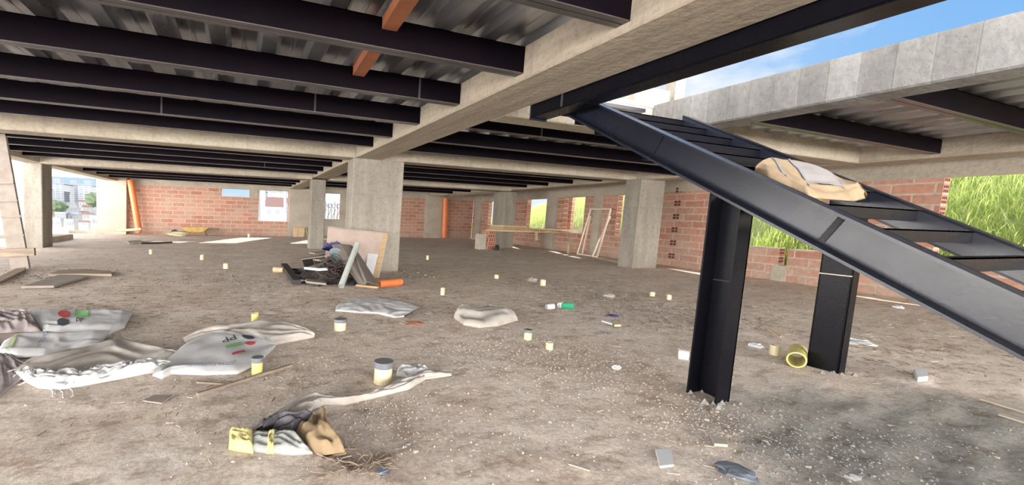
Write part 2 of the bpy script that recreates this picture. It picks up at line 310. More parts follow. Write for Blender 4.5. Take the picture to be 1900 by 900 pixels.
# floor: dusty screed with damp, reddish and grey patches
def floor_mat():
    m = bpy.data.materials.new('dusty_screed'); m.use_nodes = True; t = m.node_tree; L = t.links; b = t.nodes['Principled BSDF']; b.inputs['Roughness'].default_value = 0.93; b.inputs['Specular IOR Level'].default_value = 0.15
    tcn = t.nodes.new('ShaderNodeTexCoord')
    def nz(sc, det=8, ro=0.62, loc=(0,0,0)):
        mp_ = t.nodes.new('ShaderNodeMapping'); mp_.inputs['Scale'].default_value = sc; mp_.inputs['Location'].default_value = loc; L.new(tcn.outputs['Object'], mp_.inputs[0])
        n = t.nodes.new('ShaderNodeTexNoise'); n.inputs['Scale'].default_value = 1; n.inputs['Detail'].default_value = det; n.inputs['Roughness'].default_value = ro; L.new(mp_.outputs[0], n.inputs['Vector']); return n.outputs['Fac']
    def ramp(f, p0, c0, p1, c1):
        r = t.nodes.new('ShaderNodeValToRGB'); r.color_ramp.elements[0].position = p0; r.color_ramp.elements[1].position = p1
        r.color_ramp.elements[0].color = (*c0, 1); r.color_ramp.elements[1].color = (*c1, 1); L.new(f, r.inputs[0]); return r.outputs[0]
    def mix(f, a, c, mode='MIX'):
        n = t.nodes.new('ShaderNodeMix'); n.data_type = 'RGBA'; n.blend_type = mode
        for i, v in ((0, f), (6, a), (7, c)):
            if isinstance(v, (float, int)): n.inputs[i].default_value = v
            elif isinstance(v, tuple): n.inputs[i].default_value = (*v, 1)
            else: L.new(v, n.inputs[i])
        return n.outputs[2]
    base = ramp(nz((0.7,1.0,1)), 0.35, (0.66,0.565,0.485), 0.65, (0.79,0.715,0.64))
    red = ramp(nz((0.9,1.3,1), loc=(4,3,0)), 0.54, (0,0,0), 0.72, (0.55,0.55,0.55))
    col = mix(red, base, (0.58,0.44,0.33))
    pale = ramp(nz((1.1,0.8,1), loc=(9,1,0)), 0.55, (0,0,0), 0.7, (0.5,0.5,0.5))
    col = mix(pale, col, (0.74,0.71,0.66))
    # grey cement spread beside the steel posts
    s = t.nodes.new('ShaderNodeVectorMath'); s.operation = 'SUBTRACT'; L.new(tcn.outputs['Object'], s.inputs[0]); s.inputs[1].default_value = (4.6, 1.15, 0)
    s2 = t.nodes.new('ShaderNodeVectorMath'); s2.operation = 'MULTIPLY'; L.new(s.outputs[0], s2.inputs[0]); s2.inputs[1].default_value = (0.55, 0.85, 0)
    ln = t.nodes.new('ShaderNodeVectorMath'); ln.operation = 'LENGTH'; L.new(s2.outputs[0], ln.inputs[0])
    ad = t.nodes.new('ShaderNodeMath'); ad.operation = 'MULTIPLY_ADD'; L.new(nz((1.6,1.6,1)), ad.inputs[0]); ad.inputs[1].default_value = 1.2; L.new(ln.outputs['Value'], ad.inputs[2])
    gm = t.nodes.new('ShaderNodeMapRange'); gm.inputs[1].default_value = 1.25; gm.inputs[2].default_value = 1.75; gm.inputs[3].default_value = 0.9; gm.inputs[4].default_value = 0; L.new(ad.outputs[0], gm.inputs[0])
    grey = ramp(nz((3,6,1)), 0.35, (0.25,0.245,0.22), 0.65, (0.35,0.345,0.32))
    col = mix(gm.outputs[0], col, grey)
    fine = nz((26,26,26), 8, 0.75)
    col = mix(1.0, col, ramp(fine, 0.36, (0.74,0.70,0.66), 0.56, (1.06,1.06,1.06)), 'MULTIPLY')
    med = nz((3.2,5.5,3), 9, 0.72)
    col = mix(1.0, col, ramp(med, 0.38, (0.68,0.63,0.59), 0.48, (1.03,1.03,1.03)), 'MULTIPLY')
    L.new(col, b.inputs['Base Color'])
    am = t.nodes.new('ShaderNodeMath'); am.operation = 'ADD'; L.new(fine, am.inputs[0]); L.new(med, am.inputs[1])
    bp = t.nodes.new('ShaderNodeBump'); bp.inputs['Strength'].default_value = 0.6; bp.inputs['Distance'].default_value = 0.02
    L.new(am.outputs[0], bp.inputs['Height']); L.new(bp.outputs[0], b.inputs['Normal'])
    return m
FLOOR = floor_mat()

# ================================================================== THE SETTING
def relief(x, y):
    n = noise.noise(Vector((x*1.1, y*1.1, 0))) * 0.010 + noise.noise(Vector((x*4.1, y*4.1, 3))) * 0.007
    if y < 9: n += noise.noise(Vector((x*13, y*13, 7))) * 0.005
    # ridges raked into the grey cement patch
    d = math.hypot((x-4.6)*0.55, (y-1.15)*0.85)
    if d < 1.2: n += 0.018 * math.sin((y - 0.16*x + 0.12*noise.noise(Vector((x*1.5,y*1.5,4)))) * 19) * max(0, 1 - d/1.2) * (0.5 + noise.noise(Vector((x*2.3,y*2.3,8))))
    return n
def grid(xs, ys):
    v = [(x, y, relief(x, y)) for y in ys for x in xs]; nx = len(xs)
    f = [(j*nx+i, j*nx+i+1, (j+1)*nx+i+1, (j+1)*nx+i) for j in range(len(ys)-1) for i in range(nx-1)]
    return v, f
def lin(a, b, n): return [a + (b-a)*i/n for i in range(n+1)]
xs = lin(-13, -2.5, 70)[:-1] + lin(-2.5, 7.5, 260)[:-1] + lin(7.5, 16.6, 60)
ys = lin(-13, 0.6, 40)[:-1] + lin(0.6, 9, 240)[:-1] + lin(9, 29, 90)
v, f = grid(xs, ys)
tag(mk('floor', v, f, FLOOR, smooth=True, origin=(0,0,0), lean=False), kind='structure')
tag(MB().box(-13,16.8,-13,29,-0.35,-0.06).build('trim_1', SLAB, origin=(0,0,0)), kind='structure')

def wallboxes(axis_f, u0, u1, z0, z1, holes):
    """rectangular wall with holes; axis_f(u, t, z) maps to 3D, t = 0 inner and 1 outer face"""
    us = sorted({u0, u1, *[h[0] for h in holes], *[h[1] for h in holes]}); zs = sorted({z0, z1, *[h[2] for h in holes], *[h[3] for h in holes]})
    m = MB(); nu, nz_ = len(us)-1, len(zs)-1
    solid = [[not any(h[0] <= (us[i]+us[i+1])/2 <= h[1] and h[2] <= (zs[j]+zs[j+1])/2 <= h[3] for h in holes) for j in range(nz_)] for i in range(nu)]
    S = lambda i, j: 0 <= i < nu and 0 <= j < nz_ and solid[i][j]
    def q(*p): n = len(m.v); m.v += p; m.f.append((n, n+1, n+2, n+3))
    for i in range(nu):
        for j in range(nz_):
            if not solid[i][j]: continue
            a, b, c, d = us[i], us[i+1], zs[j], zs[j+1]; G = axis_f
            q(G(a,0,c), G(b,0,c), G(b,0,d), G(a,0,d)); q(G(b,1,c), G(a,1,c), G(a,1,d), G(b,1,d))
            if not S(i-1,j): q(G(a,1,c), G(a,0,c), G(a,0,d), G(a,1,d))
            if not S(i+1,j): q(G(b,0,c), G(b,1,c), G(b,1,d), G(b,0,d))
            if not S(i,j-1): q(G(a,1,c), G(b,1,c), G(b,0,c), G(a,0,c))
            if not S(i,j+1): q(G(a,0,d), G(b,0,d), G(b,1,d), G(a,1,d))
    return m
# back wall: brick with three openings; the brick stops at a concrete band
B = 28.0
bw = wallboxes(lambda u, t, z: (u, B + 0.3*t, z), -6.0, 15.9, -0.1, 2.84, [(-1.22, 0.33, 2.33, 2.80), (0.88, 2.62, 0.90, 2.80), (4.86, 5.96, 1.14, 2.80)])
tag(bw.build('wall_back', BRX, origin=(0,0,0)), kind='structure')
tag(MB().box(-6.0, 16.2, B-0.02, B+0.3, 2.80, 3.30).build('trim_2', CONP, origin=(0,0,0)), kind='structure')
tag(MB().box(-12.2, -5.9, B-0.02, B+0.3, 2.98, 4.3).build('trim_3', CONP, origin=(0,0,0)), kind='structure')
tag(MB().box(-10.1, -7.3, B, B+0.25, -0.05, 0.17).build('trim_4', CONP, origin=(0,0,0)), kind='structure')
# plastered infill either side of the back openings
tag(MB().box(0.36, 0.80, B-0.03, B+0.02, 2.30, 2.82).build('trim_5', CONP, origin=(0,0,0)), kind='structure')
tag(wallboxes(lambda u, t, z: (u, B - 0.04 + 0.05*t, z), 4.3, 11.9, -0.05, 2.84, [(4.80, 5.98, 1.12, 2.80), (8.1, 11.9, -0.05, 2.84)]).build('trim_6', CONP, origin=(0,0,0)), kind='structure')

# right wall, slightly splayed
def RWp(u, t, z): return (W0 + WS*u + 0.28*t, u, z)
SILL, HEAD = 0.95, 2.66
rholes = [(23.9, 25.5, SILL+0.08, HEAD), (18.68, 20.65, SILL+0.05, HEAD), (15.7, 17.25, SILL-0.03, HEAD), (11.42, 13.65, SILL, HEAD),
          (6.53, 8.9, SILL-0.04, HEAD), (7.14, 7.36, 0.44, SILL-0.02), (0.5, 4.42, SILL-0.1, HEAD+0.02)]
rholes[4] = (6.53, 8.9, SILL-0.05, HEAD)
tag(wallboxes(RWp, -1.5, 28.0, -0.1, 2.82, rholes).build('wall_right', BRY, origin=(0,0,0)), kind='structure')
m = MB(); m.hexa([RWp(-1.5,-0.12,2.80), RWp(-1.5,1,2.80), RWp(28,1,2.80), RWp(28,-0.12,2.80), RWp(-1.5,-0.12,3.35), RWp(-1.5,1,3.35), RWp(28,1,3.35), RWp(28,-0.12,3.35)])
tag(m.build('trim_7', CONP, origin=(0,0,0)), kind='structure')
m = MB(); m.hexa([RWp(-1.5,-0.05,2.66), RWp(-1.5,0.02,2.66), RWp(28,0.02,2.66), RWp(28,-0.05,2.66), RWp(-1.5,-0.05,2.80), RWp(-1.5,0.02,2.80), RWp(28,0.02,2.80), RWp(28,-0.05,2.80)])
tag(m.build('trim_8', CONP, origin=(0,0,0)), kind='structure')

# hollow clay block ends showing in the jambs: rows of dark boxes painting their shaded hollows
k = 0
for (b0, z0, z1) in [(25.5,1.05,2.6), (20.65,1.0,2.3), (17.25,0.96,2.55), (13.65,0.98,2.6), (4.42,0.9,2.6), (7.36,0.47,0.9), (8.9,0.92,2.6)]:
    m = MB(); z = z0
    while z < z1:
        for zz in (0.05, 0.14):
            for ta in (0.10, 0.38, 0.66):
                x = W0 + WS*b0 + 0.28*ta
                m.box(x, x+0.05, b0-0.004, b0+0.05, z+zz, z+zz+0.055)
        z += 0.235
    k += 1; tag(m.build('trim_%d' % (20+k), HOLE, origin=(0,0,0)), kind='structure')
# stacked dark boxes painting shaded hollows in the pier beside the right column
m = MB()
for i in range(6):
    z = 0.28 + i*0.47
    for dz in (0.0, 0.10):
        for db in (0.0, 0.13):
            x = W0 + WS*10.75 - 0.012
            m.box(x, x+0.03, 10.68+db, 10.77+db, z+dz, z+dz+0.075)
tag(m.build('trim_30', HOLE, origin=(0,0,0)), kind='structure')
# concrete sills
k = 0
for (u0, u1, z) in [(6.53,7.12,0.90), (7.38,8.9,0.90), (11.42,13.65,0.95), (15.7,17.25,0.92), (18.68,20.65,1.0)]:
    k += 1
    m = MB(); m.hexa([RWp(u0,-0.02,z-0.02), RWp(u0,1.02,z-0.02), RWp(u1,1.02,z-0.02), RWp(u1,-0.02,z-0.02), RWp(u0,-0.02,z+0.02), RWp(u0,1.02,z+0.02), RWp(u1,1.02,z+0.02), RWp(u1,-0.02,z+0.02)])
    tag(m.build('trim_%d' % (30+k), CONP, origin=(0,0,0)), kind='structure')

# steel deck soffits: corrugated sheet under a slab
def deck(name, x0, x1, y0, y1):
    prof = []; x = x0; p = 0.50
    while x < x1 - 0.001:
        for dx, z in ((0, 3.26), (0.15, 3.26), (0.20, 3.33), (0.30, 3.33), (0.315, 3.322), (0.335, 3.322), (0.35, 3.33), (0.45, 3.33)):
            prof.append((min(x+dx, x1), z))
        x += p
    prof.append((x1, 3.26))
    v = [(px, y, z) for y in (y0, y1) for px, z in prof]; n = len(prof)
    f = [(i, i+1, n+i+1, n+i) for i in range(n-1)]
    o = tag(mk(name, v, f, DECK, origin=(0,0,0)), kind='structure')
    return o
decks = [(-6.4,2.6,-10.5,10.8), (-6.4,2.6,11.4,18.0), (-6.4,2.6,18.6,28.0), (3.3,12.3,5.6,10.8), (3.3,12.3,11.4,18.0), (3.3,12.3,18.6,28.0), (6.5,12.3,-10.5,5.2)]
for i, d in enumerate(decks): deck('ceiling' if i == 0 else 'ceiling_%d' % (i+1), *d)
k = 0
for (x0,x1,y0,y1) in [(-7.0,3.3,-10.5,28.3), (3.3,6.5,5.2,28.3), (6.5,16.2,-10.5,28.3)]:
    k += 1; tag(MB().box(x0,x1,y0,y1,3.36,3.42).build('ceiling_%d' % (10+k), SLAB, origin=(0,0,0)), kind='structure')
tag(MB().box(13.0,16.2,-1.5,28.3,3.22,3.36).build('ceiling_15', CONP, origin=(0,0,0)), kind='structure')

# ================================================================== BEAMS AND COLUMNS
def beam(name, label, box, mt, bev=0.015):
    o = MB().box(*box).build(name, mt, bevel=bev); return tag(o, label, 'beam', 'cast concrete beams')
beam('concrete_beam', 'long concrete main beam running from top right down to the central column', (2.6,3.3,-10.5,28.0,2.93,3.36), CON)
beam('concrete_beam', 'concrete beam at the far left, running back over the left column', (-7.0,-6.4,-10.5,28.0,2.90,3.36), CON)
beam('concrete_beam', 'concrete edge beam along the top of the right brick wall', (12.3,13.0,-10.5,28.0,2.93,3.36), CON)
beam('concrete_beam', 'bright grey board-marked concrete beam standing against the sky at upper right', (6.1,6.52,-10.5,5.62,2.93,3.41), CONR, 0.02)
beam('concrete_beam', 'concrete cross beam from the left edge to the central column', (-6.4,2.6,10.8,11.4,2.93,3.35), CONX)
beam('concrete_beam', 'concrete cross beam from the central column to the large right column', (3.3,12.3,10.8,11.4,2.93,3.35), CONX)
beam('concrete_beam', 'concrete cross beam between the left column and the slender middle column', (-6.4,2.6,18.0,18.6,2.87,3.35), CONX)
beam('concrete_beam', 'concrete cross beam behind the large right column, over the plank bench', (3.3,12.3,18.0,18.6,2.87,3.35), CONX)
beam('concrete_beam', 'concrete beam closing the far end of the stair opening', (3.3,6.1,5.2,5.62,2.93,3.36), CONX)
beam('concrete_beam', 'shaded concrete beam behind the stair, running right to the wall beam', (6.52,12.3,5.2,5.62,2.93,3.36), CONX)

def column(label, box, joints=True, mt=None):
    t = thing('concrete_column', label, 'column', ((box[0]+box[1])/2, (box[2]+box[3])/2, 0), 'cast concrete columns')
    MB().box(*box).build('shaft', mt or CONC, t, bevel=0.02)
    return t
column('large central concrete column with the plywood sheet leaning on its foot', (2.55,3.93,10.8,11.45,-0.05,2.935))
column('slender pale concrete column left of the central column', (2.58,3.16,18.0,18.6,-0.05,2.88))
column('large grey concrete column in front of the right brick wall', (12.02,13.10,10.35,10.98,-0.05,2.94))
column('grey concrete column behind the plank bench', (12.25,12.95,18.45,19.5,-0.05,2.88))
column('leftmost concrete column, beside the ladder', (-6.98,-6.46,18.35,19.2,-0.05,2.91))
column('pale concrete pilaster at the right of the city opening', (-7.36,-5.98,27.6,28.0,-0.05,3.2), mt=CONP)
column('broad pale concrete pier with the yellow crate at its foot', (2.66,4.78,27.7,28.0,-0.05,3.0), mt=CONP)
column('pale concrete pilaster beside the upright orange pipe', (12.0,13.4,27.65,28.0,-0.05,3.0), mt=CONP)
column('white-lit concrete pier at the far left edge behind the ladder', (-12.2,-10.1,27.5,28.0,-0.05,3.0), mt=CONP)
for b0, b1, lab in [(17.75,18.55,'narrow pale pilaster in the right wall between the two far openings'),
                    (14.5,14.95,'narrow pale pilaster in the right wall behind the leaning frame'),
                    (26.5,27.5,'narrow pale pilaster in the right wall near the far corner')]:
    t = thing('wall_pilaster', lab, 'column', (W0+WS*b0, (b0+b1)/2, 0), 'pilasters in the right wall')
    m = MB(); m.hexa([RWp(b0,-0.5,-0.05), RWp(b0,0.0,-0.05), RWp(b1,0.0,-0.05), RWp(b1,-0.5,-0.05), RWp(b0,-0.5,3.0), RWp(b0,0.0,3.0), RWp(b1,0.0,3.0), RWp(b1,-0.5,3.0)])
    m.build('shaft', CONP, t)
t = thing('concrete_infill', 'short plastered patch under the narrow slot in the low brick wall', 'wall patch', RWp(7.3,-0.1,0))
m = MB(); m.hexa([RWp(7.1,-0.06,0), RWp(7.1,-0.01,0), RWp(7.5,-0.01,0), RWp(7.5,-0.06,0), RWp(7.1,-0.06,0.43), RWp(7.1,-0.01,0.43), RWp(7.5,-0.01,0.43), RWp(7.5,-0.06,0.43)])
m.build('plaster', CONP, t)

# black steel joists
def joist(a0, a1, b, label, group, z0=3.0, seam=None):
    w = 0.13; g_ = 0.012; h = 3.255
    t = thing('steel_joist', label, 'joist', ((a0+a1)/2, b, z0), group)
    for s, (y0, y1) in enumerate(((b, b+w/2-g_/2), (b+w/2+g_/2, b+w))):
        m = MB()
        yw = (y0, y0+0.008) if s == 0 else (y1-0.008, y1)
        m.box(a0, a1, yw[0], yw[1], z0, h)                      # web
        m.box(a0, a1, y0, y1, h-0.008, h)                       # top flange
        yl = (y1-0.008, y1) if s == 0 else (y0, y0+0.008)
        m.box(a0, a1, yl[0], yl[1], z0, z0+0.035)               # lip
        m.build('channel', STEEL, t)
        MB().box(a0, a1, y0, y1, z0-0.008, z0).build('bottom_flange', FLANGE, t)
    if seam is not None:
        m = MB(); m.box(seam, seam+0.025, b-0.004, b+0.002, z0, h); m.build('weld_seam', WELD, t)
    return t
G1 = 'joists of the near left bay'; G2 = 'joists of the middle left bay'; G3 = 'joists of the far left bay'
near = ['topmost black joist end at the top edge, right of the deck sheets', 'long black joist crossing the top left of the picture', 'black joist just behind the longest one, second visible from the top left corner',
        'third black joist from the top left corner', 'fourth black joist from the top left corner', 'black joist directly in front of the left concrete cross beam']
for b, lab, s in zip((2.52, 3.82, 5.2, 6.58, 7.95, 9.25), near, (None, None, 2.0, 0.9, -1.3, None)): joist(-6.4, 2.6, b, lab, G1, seam=s)
mid = ['black joist directly behind the left concrete cross beam', 'second black joist behind the left cross beam', 'third black joist behind the left cross beam', 'fourth black joist behind the left cross beam']
for b, lab, s in zip((12.4, 13.9, 15.5, 16.8), mid, (-4.0, None, 0.6, None)): joist(-6.4, 2.6, b, lab, G2, seam=s)
far = ['frontmost thin dark joist over the left brick wall', 'second thin dark joist over the left brick wall', 'third thin dark joist over the left brick wall', 'hindmost thin dark joist over the left brick wall']
for b, lab in zip((20.4, 22.2, 24.0, 26.0), far): joist(-6.4, 2.6, b, lab, G3)
G4 = 'joists right of the main beam'
for b, lab, s in zip((6.45, 7.95, 9.35), ['black joist just behind the beam closing the stair opening', 'middle black joist between stair opening and right cross beam', 'black joist directly in front of the right cross beam'], (4.9, None, None)):
    joist(3.3, 12.3, b, lab, G4, seam=s)
for b, lab, s in zip((12.3, 13.8, 15.3, 16.8), ['black joist directly behind the right cross beam', 'second black joist behind the right cross beam', 'third black joist behind the right cross beam', 'fourth black joist behind the right cross beam'], (8.0, None, None, None)):
    joist(3.3, 12.3, b, lab, G4, seam=s)
for b, lab in zip((20.3, 22.1, 24.4), ['frontmost dark joist over the upright orange pipe', 'middle dark joist over the upright orange pipe', 'hindmost dark joist over the upright orange pipe']):
    joist(3.3, 12.3, b, lab, G4)
for b, lab in zip((4.05, 2.62, 1.3), ['black joist with a green-lit flange, nearer the brown end beam at upper right', 'black joist under the right deck, crossing towards the right edge', 'black joist at the far upper right corner under the deck']):
    joist(6.52, 12.3, b, lab, 'joists under the right deck')

# steel trimmer beside the main beam
t = thing('steel_trimmer_beam', 'wide black steel beam hugging the main concrete beam up to the top right', 'beam', (3.45,1.6,2.78))
m = MB(); m.box(3.32,3.335,-10.5,4.62,2.79,3.35); m.box(3.32,3.55,-10.5,4.62,2.78,2.80); m.box(3.32,3.55,-10.5,4.62,3.33,3.35)
m.build('channel', STEELP, t)
MB().box(3.31,3.56,4.61,4.635,2.76,3.36).build('end_plate', STEELB, t)
MB().box(3.312,3.322,4.05,4.075,2.80,3.30).build('weld_seam', WELD, t)
# battens above the joists
for i, (b0, b1, a, lab) in enumerate([(2.66,3.82,1.10,'orange wooden batten under the deck, nearer the top edge'), (3.96,5.19,1.17,'orange wooden batten under the deck, the farther and lower one')]):
    tag(MB().bar((a-0.02,b0,3.205), (a+0.04,b1,3.205), 0.14, 0.10).build('wooden_batten', ORWD), lab, 'batten', 'orange battens between joists')

# ================================================================== STAIR
st = thing('steel_staircase', 'black steel staircase without side rails descending to the right', 'staircase', (4.8,1.8,0))
SL = 0.545
def sline(b, c25): return c25 + SL*(b-2.58)
def stringer(x0, x1, cb, ct, open_left, b0=-0.9, b1=4.9):
    """channel: web plus flanges, sloping in b"""
    m = MB(); th = 0.015; fl_ = 0.022
    def sl(xa, xb, za, zb):
        m.hexa([(xa,b0,sline(b0,za)), (xb,b0,sline(b0,za)), (xb,b1,sline(b1,za)), (xa,b1,sline(b1,za)), (xa,b0,sline(b0,zb)), (xb,b0,sline(b0,zb)), (xb,b1,sline(b1,zb)), (xa,b1,sline(b1,zb))])
    if open_left: sl(x1-th, x1, cb, ct)
    else: sl(x0, x0+th, cb, ct)
    sl(x0, x1, cb, cb+fl_); sl(x0, x1, ct-fl_, ct)
    return m
s1 = stringer(3.62, 3.76, 1.835, 2.135, True); s1 = s1.build('stringer', STEELB, st)
s2 = stringer(5.76, 5.90, 1.775, 2.045, False, b1=4.42).build('stringer', STEELB, st)
# weld lines on the front stringer
for b in (3.15, 1.72):
    m = MB(); w_ = 0.02 if b > 2 else 0.035
    m.hexa([(3.735,b,sline(b,1.87)), (3.747,b,sline(b,1.87)), (3.747,b+w_,sline(b+w_,1.87)), (3.735,b+w_,sline(b+w_,1.87)), (3.735,b-0.10,sline(b-0.10,2.10)), (3.747,b-0.10,sline(b-0.10,2.10)), (3.747,b-0.10+w_,sline(b-0.10+w_,2.10)), (3.735,b-0.10+w_,sline(b-0.10+w_,2.10))])
    m.build('weld_seam', WELD if b < 2 else STEELB, s1)
# treads: shallow channels open downwards
for i in range(0, 15):
    b = 4.42 - 0.345*i; c = 2.975 - 0.182*i
    if c < 0.35: break
    if i in (1,2,3,4,5,6,7,8,9,10,11,12,13,14) or i == 0:
        m = MB(); dp = 0.27 if i < 6 else 0.10
        x0, x1 = 3.76, 5.76
        m.box(x0, x1, b-0.02, b-0.02+dp, c-0.012, c); m.box(x0, x1, b-0.02, b-0.008, c-0.10, c); m.box(x0, x1, b-0.02+dp-0.012, b-0.02+dp, c-0.10, c)
        m.build('tread', STEELP, st)
m = MB(); m.box(3.76, 5.45, 4.78, 5.10, 3.13, 3.18); m.build('landing_plate', STEELB, st)
# posts
def post(x0, x1, y0, y1, top, open_left):
    m = MB(); th = 0.015
    def pr(xa, xb, ya, yb):
        m.hexa([(xa,ya,-0.02),(xb,ya,-0.02),(xb,yb,-0.02),(xa,yb,-0.02),(xa,ya,top(ya)),(xb,ya,top(ya)),(xb,yb,top(yb)),(xa,yb,top(yb))])
    if open_left: pr(x1-th, x1, y0, y1)
    else: pr(x0, x0+th, y0, y1)
    pr(x0, x1, y0, y0+th); pr(x0, x1, y1-th, y1)
    return m
p1 = post(3.70, 3.87, 2.26, 2.52, lambda b: sline(b,1.84), True).build('post', STEELP, st)
p2 = post(5.77, 5.90, 2.37, 2.64, lambda b: sline(b,1.78), False).build('post', STEELP, st)
MB().box(3.853,3.858,2.275,2.505,1.02,1.03).build('weld_seam', WELD, p1)
MB().box(5.764,5.772,2.37,2.64,1.02,1.03).build('weld_seam', FRAME, p2)
for p, (x, y) in ((p1,(3.78,2.39)), (p2,(5.83,2.5))):
    m = MB()
    for q in range(26):
        an = rnd.uniform(0, 2*PI); rr_ = rnd.uniform(0.10,0.24); s = rnd.uniform(0.015,0.04)
        cx, cy = x+math.cos(an)*rr_, y+math.sin(an)*rr_
        m.add([(cx+s,cy,0),(cx,cy+s,0),(cx-s,cy,0),(cx,cy-s,0),(cx,cy,s)], [(0,1,4),(1,2,4),(2,3,4),(3,0,4)])
    tag(m.build('grout', STONG, p), kind='stuff')

# ================================================================== SACKS AND CLOTH
def resample(pts, n):
    L_ = [0]
    for a, b in zip(pts, pts[1:]): L_.append(L_[-1] + (Vector(b)-Vector(a)).length)
    out = []
    for i in range(n+1):
        t = L_[-1]*i/n; j = 0
        while j < len(pts)-2 and L_[j+1] < t: j += 1
        s = (t-L_[j]) / max(1e-9, L_[j+1]-L_[j]); out.append(Vector(pts[j]).lerp(Vector(pts[j+1]), min(1, s)))
    return out
def sack(name, label, cat, bot, top, h, mt, seed, nu=64, nv=26, fold=0.02, group=None, ff=9, base=0.012, zt=0.02, parent=None, place=None, flat=False):
    place = place or (lambda px, py, z: fl(px, py, z))
    bp_ = resample([place(x, y, 0.01) for x, y in bot], nu); tp_ = resample([place(x, y, zt) for x, y in top], nu)
    def S(u, v, lift=0.0):
        i = min(int(u*nu), nu-1); s = u*nu - i
        a = bp_[i].lerp(bp_[i+1], s); b = tp_[i].lerp(tp_[i+1], s); p = a.lerp(b, v)
        e_ = min(1, 7*min(v, 1-v)) ** 0.6 * min(1, 9*min(u, 1-u)) ** 0.6
        q = Vector((p.x*2.0, p.y*2.0, seed))
        z = h*0.55*e_*(0.55 + 0.55*max(0, noise.noise(q*1.3)+0.35))
        wv = noise.noise(Vector((u*2.2, v*1.5, seed+9)))*0.5
        w = noise.noise(Vector((u*ff*0.32, (v+wv)*ff*0.42, seed+5)))
        z += fold*0.8*e_*(1 - abs(w)*3.0) + fold*0.22*e_*noise.noise(Vector((u*ff*1.6, (v+wv)*ff*1.1, seed)))
        return Vector((p.x, p.y, p.z + base + max(0, z) + lift))
    n1 = nu+1; v = []; f = []
    for j in range(nv+1):
        for i in range(n1): v.append(S(i/nu, j/nv))
    f += [(j*n1+i, j*n1+i+1, (j+1)*n1+i+1, (j+1)*n1+i) for j in range(nv) for i in range(nu)]
    n0 = len(v)
    for j in (0, nv):
        for i in range(n1):
            p = v[j*n1+i]; v.append(Vector((p.x, p.y, p.z - base - 0.004)))
    f += [(i+1, i, n0+i, n0+i+1) for i in range(nu)] + [(nv*n1+i, nv*n1+i+1, n0+n1+i+1, n0+n1+i) for i in range(nu)]
    f += [(n0+i+1, n0+i, n0+n1+i, n0+n1+i+1) for i in range(nu)]
    o = mk(name, v, f, mt, parent, smooth=True)
    if parent is None: tag(o, label, cat, group)
    return o, S
def on_sack(name, S, parent, mt, shape, u0, v0, su, sv, rot=0.0, lift=0.006):
    """shape: (verts2d, faces) in unit space, mapped on the sack"""
    vs_, fs = shape; out = []
    c, s = math.cos(rot), math.sin(rot)
    for x, y in vs_:
        X_, Y_ = (c*x - s*y)*su, (s*x + c*y)*sv
        out.append(S(min(0.97, max(0.03, u0+X_)), min(0.97, max(0.03, v0+Y_)), lift))
    return mk(name, out, fs, mt, parent)
def disc(n=28):
    v = [(0, 0)]; f = []
    for r_ in range(1, 5):
        for i in range(n): v.append((math.cos(2*PI*i/n)*r_/4, math.sin(2*PI*i/n)*r_/4))
    f += [(0, 1+i, 1+(i+1) % n) for i in range(n)]
    for r_ in range(3):
        o_ = 1 + r_*n; f += [(o_+i, o_+n+i, o_+n+(i+1) % n, o_+(i+1) % n) for i in range(n)]
    return v, f
def rect(n=10):
    v = [(i/n*2-1, j/6*2-1) for j in range(7) for i in range(n+1)]
    return v, [(j*(n+1)+i, j*(n+1)+i+1, (j+1)*(n+1)+i+1, (j+1)*(n+1)+i) for j in range(6) for i in range(n)]
def text_shape(body):
    cu = bpy.data.curves.new('lettering', 'FONT'); cu.body = body; cu.align_x = 'CENTER'; cu.align_y = 'CENTER'; cu.resolution_u = 3
    o = bpy.data.objects.new('lettering', cu); C.objects.link(o)
    dg = bpy.context.evaluated_depsgraph_get(); dg.update()
    me = bpy.data.meshes.new_from_object(o.evaluated_get(dg))
    v = [(p.co.x, p.co.y) for p in me.vertices]; f = [tuple(p.vertices) for p in me.polygons]
    bpy.data.objects.remove(o); bpy.data.meshes.remove(me); return v, f

GS = 'discarded woven sacks'
# A: printed sack at the back left
sA, SA = sack('woven_sack', 'white woven sack with red and dark dots and green block, rear one at the left', 'sack',
    [(78,616),(110,621),(160,622),(205,620),(232,608)], [(56,579),(100,578),(150,577),(200,578),(246,580)], 0.10, SACK, 11, fold=0.012, group=GS, zt=0.05)
on_sack('red_dot', SA, sA, RED, disc(), 0.30, 0.66, 0.058, 0.17)
on_sack('dark_dot', SA, sA, INK, disc(), 0.29, 0.30, 0.060, 0.17)
on_sack('green_block', SA, sA, GRN, rect(), 0.47, 0.66, 0.065, 0.17)
on_sack('lettering', SA, sA, INK, text_shape('PP'), 0.455, 0.33, 0.080, 0.30)
# dark grey paper sack at the left edge
sack('paper_sack', 'dark grey crumpled paper sack at the left edge behind the white sacks', 'sack', [(-30,622),(10,618),(45,616),(78,617)], [(-30,590),(0,578),(30,580),(58,588)], 0.13, SACKG, 3, fold=0.05, group=GS, zt=0.06)
# text sack
sB, SB = sack('woven_sack', 'white sack with a pale green band and blue letters, front left', 'sack',
    [(-10,660),(30,665),(80,661),(130,648),(188,640)], [(8,634),(40,622),(90,617),(140,620),(205,615)], 0.06, SACK, 23, fold=0.015, group=GS, zt=0.05)
on_sack('green_band', SB, sB, mat('pale_green_print', (0.50,0.62,0.30), rough=0.7), rect(), 0.16, 0.5, 0.025, 0.42)
on_sack('lettering', SB, sB, BLUEI, text_shape('HTUC'), 0.42, 0.50, 0.055, 0.26, rot=PI/2)
